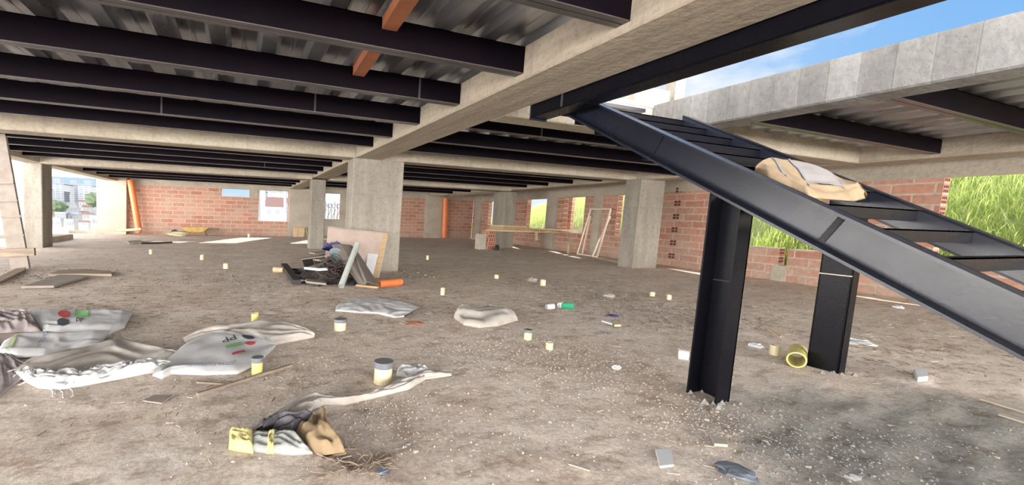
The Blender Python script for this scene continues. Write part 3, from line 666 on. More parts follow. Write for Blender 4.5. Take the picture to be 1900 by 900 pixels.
# B: long frayed sack
sC, SC = sack('woven_sack', 'long dirty frayed sack with shredded front edge, front left', 'sack',
    [(25,697),(60,716),(110,722),(160,712),(230,698),(300,690),(330,672)], [(28,688),(60,668),(110,660),(170,643),(225,628),(280,645),(333,654)], 0.045, SACKD, 37, nu=90, nv=36, fold=0.035, group=GS, ff=7, zt=0.06)
sack('shredded_edge', None, None, [(34,702),(70,720),(112,724),(160,715),(230,702),(318,684)], [(30,692),(70,700),(110,700),(160,694),(230,682),(318,672)], 0.09, SACK, 39, nu=90, nv=16, fold=0.05, ff=22, parent=sC, zt=0.05)
m = MB()
for i in range(60):
    u = rnd.uniform(0.05,0.75); p = SC(u, rnd.uniform(0.02,0.3)); an = rnd.uniform(-2.6,-0.5); L_ = rnd.uniform(0.03,0.12)
    q = p + Vector((math.cos(an)*L_, math.sin(an)*L_, rnd.uniform(0.0,0.03))); q.z = max(q.z, 0.012)
    mid_ = (p+q)/2 + Vector((rnd.uniform(-.01,.01), rnd.uniform(-.01,.01), 0.015))
    m.tube([p, mid_, q], 0.0035, seg=4)
for px, py in ((95,722),(112,724),(130,721),(100,716)):
    p = fl(px, py, 0.01); q = fl(px+rnd.uniform(-2,6), py+14, 0.006); m.tube([p, (p+q)/2+Vector((0.01,0,0.008)), q], 0.005, seg=5)
tag(m.build('frayed_threads', SACK, sC), kind='stuff')
sack('plastic_sheet', 'pale dusty sheet under the white sacks at the left edge', 'sheet', [(-40,745),(0,735),(30,712),(60,690)], [(-40,620),(0,640),(30,668),(55,672)], 0.02, SACKG, 41, fold=0.015, zt=0.01)
# C: printed sack lying upside down
sD, SD = sack('woven_sack', 'large white printed sack lying upside down in front of the cream pipe', 'sack',
    [(283,697),(300,703),(318,694),(380,696),(440,694),(475,678),(512,643)], [(286,694),(310,668),(345,640),(390,618),(425,611),(470,622),(510,636)], 0.07, SACK, 53, nu=90, nv=36, fold=0.018, group=GS, ff=5, zt=0.04)
on_sack('dark_dot', SD, sD, INK, disc(), 0.735, 0.62, 0.055, 0.075)
on_sack('red_dot', SD, sD, RED, disc(), 0.715, 0.42, 0.052, 0.055)
on_sack('lettering', SD, sD, INK, text_shape('PP'), 0.59, 0.62, 0.085, 0.15, rot=PI)
on_sack('green_block', SD, sD, GRN, rect(), 0.585, 0.44, 0.05, 0.04)
on_sack('lettering', SD, sD, BLUEI, text_shape('LOTTE CHEMICAL'), 0.38, 0.13, 0.036, 0.075, rot=PI)
on_sack('lettering', SD, sD, BLUEI, text_shape('POLYPROPYLENE'), 0.60, 0.86, 0.020, 0.04, rot=PI)
on_sack('red_mark', SD, sD, RED, rect(), 0.58, 0.26, 0.045, 0.02)
# D: scribbled sack behind
sack('woven_sack', 'creased off-white sack behind the large upside-down sack', 'sack', [(345,640),(400,628),(470,645),(510,640),(540,634),(583,627)], [(338,628),(380,616),(440,606),(480,600),(530,600),(584,620)], 0.08, SACKD, 67, fold=0.035, group=GS, zt=0.06)
# E: flat sheet
sack('woven_sack', 'flat white sheet-like sack in front of the rubble heap', 'sack', [(622,577),(660,580),(700,582),(730,589),(750,588)], [(625,568),(655,555),(690,553),(740,560),(779,570)], 0.035, SACK, 71, fold=0.03, group=GS, zt=0.03)
# F: crumpled sack in the middle
sack('woven_sack', 'crumpled pale sack lying alone in the middle of the floor', 'sack', [(842,590),(860,603),(890,608),(925,605),(961,595)], [(844,582),(862,572),(885,576),(905,568),(935,580),(957,586)], 0.17, SACKD, 83, fold=0.05, group=GS, ff=7, zt=0.06)
# G: long twisted strip
sack('twisted_sack_strip', 'long twisted off-white sack strip running diagonally to the tall capped pipe', 'sack', [(515,775),(560,765),(600,752),(640,752),(700,738),(760,722),(790,704),(838,697)], [(510,768),(545,750),(580,736),(600,744),(650,742),(705,728),(760,704),(790,692),(835,687)], 0.045, SACKD, 97, nu=120, nv=14, fold=0.03, ff=12, zt=0.03)
sack('plastic_wrap', 'small clump of pale plastic beside the tall capped pipe', 'plastic', [(735,697),(760,702),(790,697)], [(738,686),(762,682),(795,686)], 0.06, SACK, 99, nu=30, nv=12, fold=0.03, zt=0.03)
# H: torn bag bundle at the front
hb = thing('torn_bag', 'torn grey and brown bag with a yellow end, at the front left', 'bag', fl(540,820))
sack('yellow_end', None, None, [(424,834),(445,838),(470,841)], [(426,802),(445,806),(470,799)], 0.07, YCLO, 103, nu=24, nv=18, fold=0.018, ff=8, parent=hb, zt=0.05)
sack('grey_panel', None, None, [(462,838),(500,842),(540,845),(580,843)], [(470,801),(505,803),(535,806),(552,812)], 0.06, GCLO, 107, nu=40, nv=20, fold=0.022, ff=7, parent=hb, zt=0.05)
sack('yellow_stripe', None, None, [(494,842),(502,842),(508,843)], [(496,805),(503,805),(510,806)], 0.075, YCLO, 107, nu=8, nv=14, fold=0.02, ff=10, parent=hb, zt=0.06)
sack('dark_fold', None, None, [(470,802),(500,803),(540,806),(556,800)], [(488,792),(520,776),(560,768),(580,767)], 0.10, DCLO, 109, nu=40, nv=16, fold=0.03, ff=6, parent=hb, zt=0.10)
sack('brown_flap', None, None, [(548,800),(556,815),(570,834),(598,849)], [(604,762),(606,786),(618,812),(642,842)], 0.12, PBAG, 113, nu=40, nv=20, fold=0.04, ff=6, parent=hb, zt=0.06)
sack('pale_fold', None, None, [(498,798),(530,780),(560,770),(592,758)], [(510,780),(545,764),(570,756),(597,748)], 0.05, SACKD, 117, nu=40, nv=14, fold=0.03, ff=10, parent=hb, zt=0.05)
# I: paper bag on the stairs
def on_stair(px, py, z):
    # plane resting on the tread noses
    return pl(px, py, (0, -0.527, 1), 2.975 - 0.527*4.42 + z)
sI, SI = sack('paper_bag', 'crumpled brown paper bag with dark stripes lying on the stair treads', 'bag',
    [(1400,318),(1425,333),(1470,352),(1500,367),(1545,370),(1585,373),(1608,367)], [(1402,312),(1430,302),(1465,306),(1505,314),(1530,318),(1570,340),(1609,362)], 0.09, PBAG, 131, nu=70, nv=30, fold=0.035, ff=6, zt=0.05, place=on_stair)
on_sack('pale_panel', SI, sI, mat('pale_bag_print', (0.23,0.21,0.20), rough=0.9), rect(), 0.54, 0.55, 0.13, 0.36)
for uu in (0.40, 0.68, 0.24): on_sack('dark_stripe', SI, sI, GBAG, rect(), uu, 0.52, 0.008, 0.36, lift=0.009)

# ================================================================== PIPE STUBS
def stub(px, py, w, h, label, capped=False, mt=None, tilt=0.0, name='pipe_stub'):
    p = fl(px, py); d = (R.transposed() @ (Vector((p.x, p.y, 0)) - EYE)); depth = -d.z
    r_ = w/2*depth/F; ht = h*depth/F/0.995
    t = thing(name, label, 'pipe', p, 'pipe stubs rising from the floor')
    a = Vector(p) + Vector((0,0,-0.02)); b = Vector(p) + Vector((tilt*ht, 0, ht))
    MB().tube([a, b], r_, seg=20, inner=0.86).build('pipe', mt or CREAM, t, smooth=False)
    if capped:
        MB().tube([b - Vector((0,0,ht*0.26)), b + Vector((0,0,0.006))], r_*1.08, seg=20).build('cap', CAP, t)
    else:
        MB().tube([a, a + Vector((0,0,0.03))], r_*0.84, seg=16).build('dark_bore', HOLE, t)  # dark disc painted in for the shaded bottom of the bore
    return t
stub(710,709,33,39,'tallest cream pipe stub with a grey cap, in front left of centre', True)
stub(477,693,20,30,'yellowish pipe stub with a grey cap, at the corner of the upside-down sack', True, YEL)
stub(631,612,22,20,'squat cream pipe stub with a grey cap, beyond the creased sack', True)
stub(473,600,13,19,'open yellowish pipe stub behind the creased sack', False, YEL)
stub(979,629,14,17,'short cream pipe stub right of the lone crumpled sack', True)
stub(1019,648,13,13,'low cream pipe stub standing in gravel near the centre', False)
stub(1436,658,15,18,'cream pipe stub between the two stair posts', False)
stub(280,471,6,8,'tiny cream stub in the far left floor', False)
stub(375,482,7,9,'small cream stub left of the far floor middle', False)
stub(419,498,9,9,'small cream stub above the dark gravel patch', False)
stub(821,547,8,13,'thin cream stub between the rubble heap and the crumpled sack', False)
stub(793,482,5,8,'thin cream stub right of the central column', False)
stub(921,517,8,7,'low pale stub on the middle floor right of the column', False)
stub(1007,530,10,11,'pale stub next to a crumb of concrete, right middle floor', False)
stub(1210,550,9,8,'low yellowish stub left of the front post', False)
stub(1241,556,8,9,'cream stub nearest the left side of the front post', False)
stub(462,440,5,6,'tiny white stub at the foot of the far brick wall', False)
# lying yellow pipe by the rear post
t = thing('yellow_pipe', 'yellow pipe lying on its side against the rear stair post', 'pipe', fl(1478,678))
a = fl(1478,668,0.085); b_ = a + Vector((0.42,0.20,0.0))
MB().tube([a, b_], 0.085, seg=24, inner=0.84).build('pipe', YEL, t)

# ================================================================== RUBBLE HEAP AT THE CENTRAL COLUMN
# plywood sheet leaning on the column: corners read off at its foot and at its top edge
pa = onb(612,520,9.95); 
tl, tr = onb(609,421,10.42), onb(721,434,10.30)
br_, bl_ = fl(703,516), fl(600,520)
t = thing('plywood_sheet', 'large pinkish plywood sheet leaning against the central column', 'board', fl(655,516))
nrm = ((tr-tl).cross(bl_-tl)).normalized() * 0.05
if nrm.y < 0: nrm = -nrm
m = MB(); m.hexa([bl_, br_, br_+nrm, bl_+nrm, tl, tr, tr+nrm, tl+nrm]); m.build('panel', PLY, t)
rv = (tr-tl).normalized(); off = -nrm*0.5
m = MB(); m.hexa([br_-rv*0.13+off, br_-rv*0.03+off, br_-rv*0.03-off*0.2, br_-rv*0.13-off*0.2, tr-rv*0.13+off, tr-rv*0.03+off, tr-rv*0.03-off*0.2, tr-rv*0.13-off*0.2]); m.build('edge_batten', PLYE, t)
m = MB(); m.hexa([tl+off-Vector((0,0,0.05)), tr+off-Vector((0,0,0.05)), tr-Vector((0,0,0.05)), tl-Vector((0,0,0.05)), tl+off, tr+off, tr, tl]); m.build('top_batten', WOODG, t)
# small white board
t = thing('white_board', 'small white board propped on the plywood sheet', 'board', fl(690,517))
q = [onb(678,502,9.55), onb(692,510,9.5), onb(702,472,9.95), onb(683,470,9.95)]
o_ = Vector((0,0.03,0)); m = MB(); m.hexa([q[0], q[1], q[1]+o_, q[0]+o_, q[3], q[2], q[2]+o_, q[3]+o_]); m.build('panel', WHITE, t)
# bent fibre sheet: a ridge profile leaning down to the right
t = thing('ridged_sheet', 'bent dark grey fibre-cement sheet sliding down the heap', 'sheet', fl(690,528))
P0 = [onb(616,456,9.35), onb(632,454,9.35), onb(650,456,9.4), onb(660,463,9.55)]
P1 = [fl(664,527,0.06), fl(677,529,0.08), fl(681,524,0.18), fl(703,530,0.05)]
up_ = Vector((0,0,0.02)); v = []; 
for i in range(4): v += [P0[i], P0[i]+up_, P1[i], P1[i]+up_]
f = []
for i in range(3):
    a, b = 4*i, 4*(i+1); f += [(a+1,a+3,b+3,b+1), (a,b,b+2,a+2), (a,a+1,b+1,b), (a+2,b+2,b+3,a+3)]
f += [(0,2,3,1), (12,13,15,14)]
mk('sheet', v, f, FIBRE, t)
# leaning pipe
t = thing('leaning_pipe', 'pale green-grey pipe leaning on the front of the rubble heap', 'pipe', fl(635,533))
MB().tube([fl(633,531,0.05), onb(663,453,9.2)], 0.062, seg=18, inner=0.85).build('pipe', PIPE, t)
# orange pipe on floor
t = thing('orange_pipe', 'short orange pipe lying right of the rubble heap', 'pipe', fl(725,528))
MB().tube([fl(703,527,0.07), fl(744,523,0.07)], 0.075, seg=18, inner=0.86).build('pipe', ORNG, t)
# boards of the heap
def board(px0, py0, z0, px1, py1, z1, w, th, mt, label, name='board', roll=(0,0,1), cat='board', group='boards of the rubble heap'):
    p0 = fl(px0, py0, z0); p1 = fl(px1, py1, z1)
    t = MB().bar(p0, p1, w, th, up=roll).build(name, mt); return tag(t, label, cat, group)
board(527,492,0.10, 551,524,0.06, 0.16, 0.10, BLKW, 'short dark timber standing askew at the left end of the heap')
board(563,489,0.12, 618,474,0.32, 0.22, 0.05, BLKW, 'black board angled up the left side of the heap', roll=(0,-1,0.3))
board(560,480,0.24, 606,474,0.34, 0.40, 0.03, WOODG, 'tan board resting on the black board')
board(579,470,0.36, 628,464,0.42, 0.28, 0.03, WOODG, 'grey brown board at the top left of the heap')
board(548,518,0.05, 585,522,0.05, 0.20, 0.04, WHITE, 'narrow pale board at the foot of the heap')
board(565,507,0.12, 592,513,0.06, 0.16, 0.04, WHITE, 'short white board on the pale one')
board(568,521,0.10, 604,525,0.05, 0.36, 0.04, WOODG, 'square grey board at the front of the heap')
board(585,530,0.02, 630,505,0.05, 0.14, 0.05, BLKW, 'dark plank under the wire tangle')
board(548,505,0.06, 600,512,0.06, 0.12, 0.06, BLKW, 'dark batten across the left side of the heap')
board(535,500,0.05, 600,500,0.18, 0.14, 0.05, BLKW, 'dark slat rising into the heap')
board(590,483,0.44, 640,476,0.46, 0.30, 0.03, WOODG, 'brown board lying on top of the rubbish mound')
board(572,497,0.30, 600,500,0.34, 0.20, 0.05, WHITE, 'small pale scrap among the wires')
board(640,500,0.10, 612,478,0.52, 0.12, 0.05, BLKW, 'charred stick rising through the wire tangle')
board(662,529,0.03, 702,533,0.03, 0.10, 0.04, PLYE, 'thin reddish lath in front of the ridged sheet')
tag(MB().tube([fl(508,500,0.07), fl(526,501,0.07)], [0.07,0.06], seg=14).build('wood_block', WOODY), 'yellowish wooden billet left of the heap', 'block')
# mound under the heap
m = MB(); n_u, n_v = 26, 16; vv = []
for j in range(n_v+1):
    for i in range(n_u+1):
        u = i/n_u*2-1; w_ = j/n_v*2-1; cx, cy = 1.95, 9.5; x = cx+u*0.95; y = cy+w_*0.62
        rr_ = min(1, math.hypot(u, w_)); z = 0.66*(1-rr_**1.6)*(0.7+0.6*noise.noise(Vector((x*3,y*3,9)))) if rr_ < 1 else -0.02
        vv.append((x, y, z + 0.05*noise.noise(Vector((x*11,y*11,2)))-0.01))
m.v = vv; m.f = [(j*(n_u+1)+i, j*(n_u+1)+i+1, (j+1)*(n_u+1)+i+1, (j+1)*(n_u+1)+i) for j in range(n_v) for i in range(n_u)]
tag(m.build('rubble_mound', BLKW, lean=False), 'dark mound of rubbish beneath boards and wires by the central column', 'rubbish heap')
# wire tangle
m = MB()
for i in range(46):
    cx = rnd.uniform(1.45,2.2); cy = rnd.uniform(8.95,9.3); cz = 0.12+0.50*max(0, 1-abs(cx-1.8))*rnd.uniform(0.2,1); r0 = rnd.uniform(0.06,0.17); ph = rnd.uniform(0,6); tl_ = rnd.uniform(-0.9,0.9)
    pts = [(cx+math.cos(ph+t_*0.7)*r0*(1+0.1*rnd.random()), cy-0.15+math.sin(ph+t_*0.7)*r0*0.6, max(0.02, cz+math.sin(ph+t_*0.7+tl_)*r0*0.7)) for t_ in range(8)]
    m.tube(pts, 0.008, seg=5)
tag(m.build('wire_tangle', WIRE), 'tangle of rusty tie wire and roots spilling from the heap', 'wire')
tag(sack('tarpaulin', 'dark blue plastic crumpled on top of the rubble heap', 'plastic', [(597,463),(615,466),(632,462)], [(606,456),(620,451),(634,455)], 0.10, BLUE, 141, nu=24, nv=14, fold=0.06, zt=0.0, place=lambda px, py, z: onb(px, py, 9.75+z))[0], kind=None)
sack('woven_sack', 'grey teal sack draped over the back of the heap beside the ridged sheet', 'sack', [(612,478),(628,490),(650,494)], [(612,464),(626,462),(648,478)], 0.08, TEAL, 143, nu=30, nv=18, fold=0.05, zt=0.0, place=lambda px, py, z: onb(px, py, 9.15+z))
sack('woven_sack', 'purple black plastic at the foot of the leaning pipe', 'sack', [(640,530),(655,530),(668,527)], [(648,505),(655,500),(664,510)], 0.12, DCLO, 147, nu=24, nv=14, fold=0.05, zt=0.10)

# ================================================================== LEFT: LADDER, PLANKS, KERB
t = thing('wooden_ladder', 'homemade wooden ladder at the left edge, standing on loose planks', 'ladder', (-4.8,12.3,0))
foot = onb(39,500,12.3); top_ = onb(-8,240,12.45)
MB().bar(foot, top_, 0.33, 0.09, up=(0,1,0)).build('rail', WOODG, t)
f2 = foot + Vector((-1.5,0.0,0)); t2 = top_ + Vector((-1.5,0,0))
MB().bar(f2, t2, 0.33, 0.09, up=(0,1,0)).build('rail', WOODG, t)
MB().bar(onb(-60,471,12.15), onb(65,467,12.15), 0.10, 0.17, up=(0,0,1)).build('rung', WOOD, t)
for y, xr in ((437,54),(402,50),(373,42),(340,34)):
    MB().bar(onb(-70,y+2,12.27), onb(xr-9,y-1,12.27), 0.035, 0.035).build('rung', WOODG, t)
def plank(pts, label, mt=WOOD, h=0.05, name='wooden_plank', group='loose planks at the left'):
    v = [fl(x, y, 0.012) for x, y in pts]; k = len(v); up = Vector((0,0,h))
    vv = v + [p+up for p in v]; f = [tuple(range(k))[::-1], tuple(range(k, 2*k))] + [(i, (i+1) % k, k+(i+1) % k, k+i) for i in range(k)]
    return tag(mk(name, vv, f, mt), label, name.split('_')[-1], group)
plank([(-10,522),(30,502),(48,500),(45,505),(-5,530)], 'dark plank running under the ladder foot')
plank([(90,513),(110,505),(160,503),(207,507),(207,513),(150,512)], 'long dark brown plank, the right one of the loose planks')
plank([(40,535),(110,513),(165,515),(100,534)], 'broad pale board lying in front of the dark plank', WOODG, 0.04)
plank([(265,745),(285,735),(322,735),(300,750)], 'flat pale cardboard scrap below the frayed sack', WOODG, 0.01, 'cardboard_scrap')
board(366,732,0.015, 541,678,0.015, 0.03, 0.025, WOOD, 'thin long stick running past the yellow capped stub', 'wooden_stick', cat='stick', group='sticks on the floor')
board(365,709,0.01, 420,713,0.01, 0.02, 0.015, WOOD, 'short thin stick below the upside-down sack', 'wooden_stick', cat='stick', group='sticks on the floor')
tag(MB().box(-8.9,-7.0,19.5,23.0,-0.02,0.24).build('concrete_kerb', CONP), 'low concrete block on the floor beside the leftmost column', 'kerb')
MBt = MB(); MBt.box(-9.6,-8.5,26.6,27.3,0,0.35); tag(MBt.build('cream_box', mat('cream_box_paint',(0.72,0.66,0.45),rough=0.7)), 'low cream box under the city opening', 'box')
# far left pipes
t = thing('orange_pipe', 'tall orange pipe leaning in the far left corner', 'pipe', onb(258,432,27.4))
MB().tube([onb(258,432,27.3), onb(242,334,27.6)], [0.16,0.16], seg=16).build('pipe', ORNG, t)
t = thing('bent_cream_pipe', 'bent cream pipe lying at the foot of the far orange pipe', 'pipe', onb(230,433,27))
MB().tube([onb(262,425,26.9), onb(235,427,26.9), onb(217,427,26.9), onb(212,430,26.9), onb(216,432,26.9), onb(234,433,26.9)], 0.07, seg=10).build('pipe', CREAM, t)
t = thing('orange_pipe', 'upright orange drain pipe beside the pilaster at the far wall', 'pipe', onb(825,441,27.4))
MB().tube([onb(824,441,27.4), onb(827,368,27.4)], 0.20, seg=18).build('pipe', ORNG, t)
t = thing('wooden_crate', 'small yellow wooden crate at the foot of the broad pale pier', 'crate', onb(554,438,27))
a = onb(545,438,27.0); 
m = MB(); m.box(a.x, a.x+0.62, 26.9, 27.4, 0, 0.62); m.build('box', WOODY, t)
m = MB(); m.box(a.x-0.03, a.x+0.66, 26.86, 26.9, 0.54, 0.64); m.box(a.x+0.2,a.x+0.24,26.87,26.9,0,0.55); m.build('slat', PLYE, t)
MB().bar((a.x+0.66,26.95,0.6), (a.x+0.85,27.1,0.0), 0.12, 0.05).build('loose_board', WOODY, t)
# wheelbarrow
wb = thing('wheelbarrow', 'yellow wheelbarrow standing against the far brick wall', 'wheelbarrow', (-2.6,27.1,0))
a0 = onb(337,424,27.1); a1 = onb(388,424,27.1)
x0, x1 = a0.x, a1.x
mk('tray', [(x0+.35,26.8,.22),(x1-.3,26.8,.22),(x1-.3,27.4,.22),(x0+.35,27.4,.22),(x0,26.65,.48),(x1,26.65,.48),(x1,27.55,.48),(x0,27.55,.48)],
   [(0,3,2,1),(0,1,5,4),(1,2,6,5),(2,3,7,6),(3,0,4,7)], mat('yellow_tray',(0.70,0.50,0.16),rough=0.5,vary=0.35,vscale=(4,4,4)), wb)
MB().tube([(x0-.35,27.1+dy,.17) for dy in (-0.05,0.05)], 0.17, seg=20).build('wheel', TYRE, wb)
for s in (-1,1): MB().tube([(x0-.35,27.1+s*.09,.17),(x0+.4,27.1+s*.22,.24),(x1+.5,27.1+s*.33,.40)], 0.03, seg=8).build('handle', RUST, wb)
for s in (-1,1): MB().tube([(x1-.2,27.1+s*.28,.24),(x1-.1,27.1+s*.28,0)], 0.03, seg=8).build('leg', RUST, wb)
m = MB()
for i in range(5):
    c_ = onb(345,432,26.6); m.tube([(c_.x-0.35+math.cos(t_)*(0.35+i*0.05), 26.5+math.sin(t_)*0.3, 0.04+i*0.03+0.05*math.sin(t_*2+i)) for t_ in lin(0,6.0,14)], 0.03, seg=6)
tag(m.build('hose_coil', CREAM), 'coil of cream hose in front of the wheelbarrow', 'hose')
# rubble at foot of far wall
plank([(235,449),(262,447),(262,452),(240,453)], 'flat pale board far out on the left floor', WOODG, 0.05, group='far scraps')
plank([(262,451),(320,449),(320,451),(262,453)], 'thin dark lath beside the far flat board', BLKW, 0.03, group='far scraps')

# ================================================================== RIGHT: BENCH, FRAME, BRICKS
t = thing('plank_bench', 'bench of long planks laid between block stack and column, right background', 'bench', onb(980,463,18))
for (x0p, y0p, x1p, y1p, b, w_) in [(905,427,1070,432,17.7,0.30),(908,423,1000,426,17.85,0.28),(1000,425,1066,428,17.3,0.26),(912,419,975,421,17.75,0.24)]:
    MB().bar(onb(x0p,y0p,b), onb(x1p,y1p,b), w_, 0.085).build('plank', PLYE if w_ == 0.28 else WOODY, t)
MB().bar(onb(995,446,17.6), onb(995,430,17.6), 0.12, 0.08, up=(0,1,0)).build('hanging_block', WOODY, t)
p = fl(1057,470); MB().bar((p.x,p.y,0.0), (p.x,p.y,0.42), 0.22, 0.1, up=(0,1,0)).build('support', WOODY, t)
# block stack
p = fl(911,463); n = 0
for i in range(5):
    x0 = p.x-0.22 + 0.03*((i*7) % 3 - 1); y0 = p.y; z0 = 0.185*i
    o = MB().box(x0, x0+0.42, y0, y0+0.5, z0, z0+0.18).build('clay_block', CLAY)
    tag(o, ['bottom clay block of the stack under the plank bench','second clay block from the floor in the bench stack','middle clay block of the bench stack','fourth clay block from the floor in the bench stack','topmost clay block of the bench stack'][i], 'block', 'clay blocks under the bench')
    m = MB()
    for cx in (0.10,0.22,0.34):
        for cz in (0.04,0.11): m.box(x0+cx-0.035, x0+cx+0.035, y0-0.004, y0+0.02, z0+cz, z0+cz+0.045)  # dark boxes stand for the shade inside the block holes
    m.build('cavities', HOLE, o)
tag(MB().box(p.x-0.62,p.x-0.27,p.y+0.05,p.y+0.5,0,0.75).build('concrete_block', CONP), 'pale block standing left of the bench stack', 'block')
sack('rubbish_bag', 'small black bag on the floor under the plank bench', 'bag', [(917,464),(922,465),(926,464)], [(918,460),(922,457),(926,460)], 0.22, DCLO, 151, nu=20, nv=12, fold=0.05, zt=0.1)
# pile of clay blocks near the corner
blk = None
spots = [(884,441,0),(892,442,0),(900,443,0),(907,444,0),(888,440,1),(896,441,1),(904,443,1),(893,440,2),(901,441,2),(906,442,2),(897,440,3),(903,441,3),(900,440,4)]
for i, (px, py, k) in enumerate(spots):
    p = fl(px, py); z = 0.26*k
    if blk is None:
        blk = MB().box(p.x-0.2, p.x+0.2, p.y-0.25, p.y+0.25, z, z+0.25).build('clay_block', CLAY, bevel=0.02)
        tag(blk, 'red clay block, tumbled far corner pile, leftmost in its floor layer', 'block', 'tumbled clay blocks in the far corner')
        o = blk
    else:
        o = blk.copy(); C.objects.link(o); o.location = W((p.x, p.y, z))
    o.rotation_euler = (rnd.uniform(-.2,.2) if k else 0, rnd.uniform(-.2,.2) if k else 0, rnd.uniform(-.6,.6))
    row = [q for q in range(len(spots)) if spots[q][2] == k]; od = ['leftmost', 'second', 'third', 'fourth', 'rightmost']
    w_ = 'leftmost' if i == row[0] else 'rightmost' if i == row[-1] else od[row.index(i)]
    o['label'] = 'red clay block, tumbled far corner pile, %s in its %s layer' % (w_ + (' from left' if w_ in ('second','third','fourth') else ''), ['floor','second','third','fourth','top'][k])
# leaning frame
t = thing('door_frame', 'cream metal door frame leaning on the right brick wall', 'frame', fl(1090,473))
def fr(p0, p1): MB().bar(p0, p1, 0.055, 0.055).build('frame_bar', FRAME, t)
def inr(px, py, d): return pl(px, py, (1, -WS, 0), W0-d)
TL, TR = inr(1096,388,0.28), inr(1133,388,0.28)
F1, F2, F3, F4 = fl(1071,472), fl(1080,473), fl(1099,477), fl(1108,478)
for q_ in (F1, F2, F3, F4): q_.z = 0.03
fr(F1, TL); fr(F2, TL+Vector((0.02,0,-0.3))); fr(F3, TR+Vector((0.02,0,-0.3))); fr(F4, TR); fr(TL, TR); fr(F1, F4)

# sheet of orange weld-free roof parts: stub column and rebars above the slab
t = thing('column_stub', 'pale unfinished column stub with bare rebars on the roof slab', 'column', (9.4,8,3.42))
m = MB(); m.box(8.78,9.95,8.0,8.9,3.42,4.85); m.build('shaft', CONC, t, bevel=0.02)
for i in range(9):
    x = 8.86 + 0.13*i; y = 8.1 + 0.6*((i*5) % 3)/2
    MB().tube([(x,y,4.8),(x+0.01,y,5.9+0.3*math.sin(i*2.1)),(x+0.03*math.sin(i),y,6.4)], 0.016, seg=5).build('rebar', RUST, t)
MB().box(9.2,9.45,8.3,8.5,4.85,6.3).build('rebar_cage_sheath', CONC, t)
tag(MB().box(10.35,10.70,8.2,8.5,3.42,6.9).build('roof_post', CONC), 'slim pale post beside the column stub on the roof', 'post')
# pipe run under the right beam
tag(MB().tube([(12.2,19.2,2.86),(12.2,24.5,2.86)], 0.05, seg=8).build('conduit_pipe', WOOD), 'thin brown pipe hung under the beam above the upright orange pipe', 'pipe')

# ================================================================== LITTER
def blob(px, py, w, h, mt, label, name, cat, seed=0, group=None, zs=0.5):
    p = fl(px, py); d = -(R.transposed() @ (Vector(p) - EYE)).z; r_ = w/2*d/F; hz = h*d/F*zs
    m = MB(); n1, n2 = 12, 7; v = []; f = []
    for j in range(n2+1):
        for i in range(n1):
            th = PI*j/n2; ph = 2*PI*i/n1; q = Vector((math.sin(th)*math.cos(ph), math.sin(th)*math.sin(ph), math.cos(th)))
            k_ = 1 + 0.55*noise.noise(q*1.7 + Vector((seed*3.1,seed,0))) + 0.2*noise.noise(q*5+Vector((seed,0,0)))
            v.append((p.x+q.x*r_*k_, p.y+q.y*r_*1.0*k_+r_*0.5, max(-0.005, q.z*hz*k_ + hz*0.6)))
    f = [(j*n1+i, (j+1)*n1+i, (j+1)*n1+(i+1) % n1, j*n1+(i+1) % n1) for j in range(n2) for i in range(n1)]
    m.v = v; m.f = f; return tag(m.build(name, mt), label, cat, group)
t = thing('green_bottle', 'crushed green plastic bottle with a white label in the middle floor', 'bottle', fl(1053,568))
MB().tube([fl(1038,567,0.05), fl(1044,567,0.055), fl(1060,568,0.055), fl(1066,568,0.03)], [0.035,0.055,0.06,0.02], seg=12).build('body', MGRN, t)
MB().tube([fl(1036,566,0.05), fl(1044,567,0.055)], [0.045,0.06], seg=12).build('label', WHITE, t)
t = thing('plastic_cup', 'small white cup lying left of the green bottle', 'cup', fl(1023,569))
MB().tube([fl(1014,569,0.04), fl(1027,569,0.04)], [0.04,0.055], seg=14, inner=0.85).build('cup', WHITE, t)
t = thing('white_pipe_piece', 'short white pipe piece lying left of the front stair post', 'pipe', fl(1268,662))
MB().tube([fl(1259,657,0.05), fl(1278,660,0.05)], 0.055, seg=14, inner=0.85).build('pipe', WHITE, t)
blob(1407,645,22,9,WHITE,'white crumpled lump between the stair posts','plastic_lump','litter',1)
blob(1603,640,44,11,SACK,'white crumpled plastic right of the rear stair post','plastic_lump','litter',2)
blob(1147,686,16,9,WHITE,'small white lump alone left of the front post','plastic_lump','litter',3)
blob(1671,573,16,7,SACK,'small white lump in the strip of sunlight near the wall','plastic_lump','litter',4)
blob(990,523,18,10,STONE,'pale chunk beside the stub on the right middle floor','concrete_chunk','rubble',5)
blob(1384,888,60,18,GBAG,'slate grey cloth scrap at the bottom edge right of centre','cloth_scrap','litter',6,zs=0.3)
blob(1585,892,34,22,STONG,'grey stone at the bottom edge in the cement patch','stone','stone',7,zs=0.35)
blob(1133,552,22,8,STONE,'pale crumb left of the drifted splinters','concrete_chunk','rubble',8)
blob(1140,588,18,7,BLUE,'small bluish scrap in the middle right litter','plastic_lump','litter',9,zs=0.3)
blob(735,524,14,5,ORNG,'small orange crumb right of the orange pipe','plastic_lump','litter',10,zs=0.4)
blob(770,603,34,7,CLAY,'reddish rag below the flat white sack','cloth_scrap','litter',12,zs=0.3)
blob(800,583,22,8,STONE,'pale pebble heap edge right of the flat sack','concrete_chunk','rubble',13,zs=0.3)
plank([(1216,838),(1245,836),(1250,866),(1224,869)], 'white folded paper at the bottom, right of centre', WHITE, 0.015, 'paper_sheet', 'white scraps on the floor')
plank([(1695,692),(1718,693),(1721,707),(1702,709)], 'white flat block on the cement patch at the right', WHITE, 0.05, 'white_tile', 'white scraps on the floor')
plank([(1055,860),(1080,866),(1095,872),(1094,875),(1078,870),(1055,863)], 'thin curved straw at the bottom centre', STRAW, 0.008, 'straw_stalk', 'stalks on the floor')
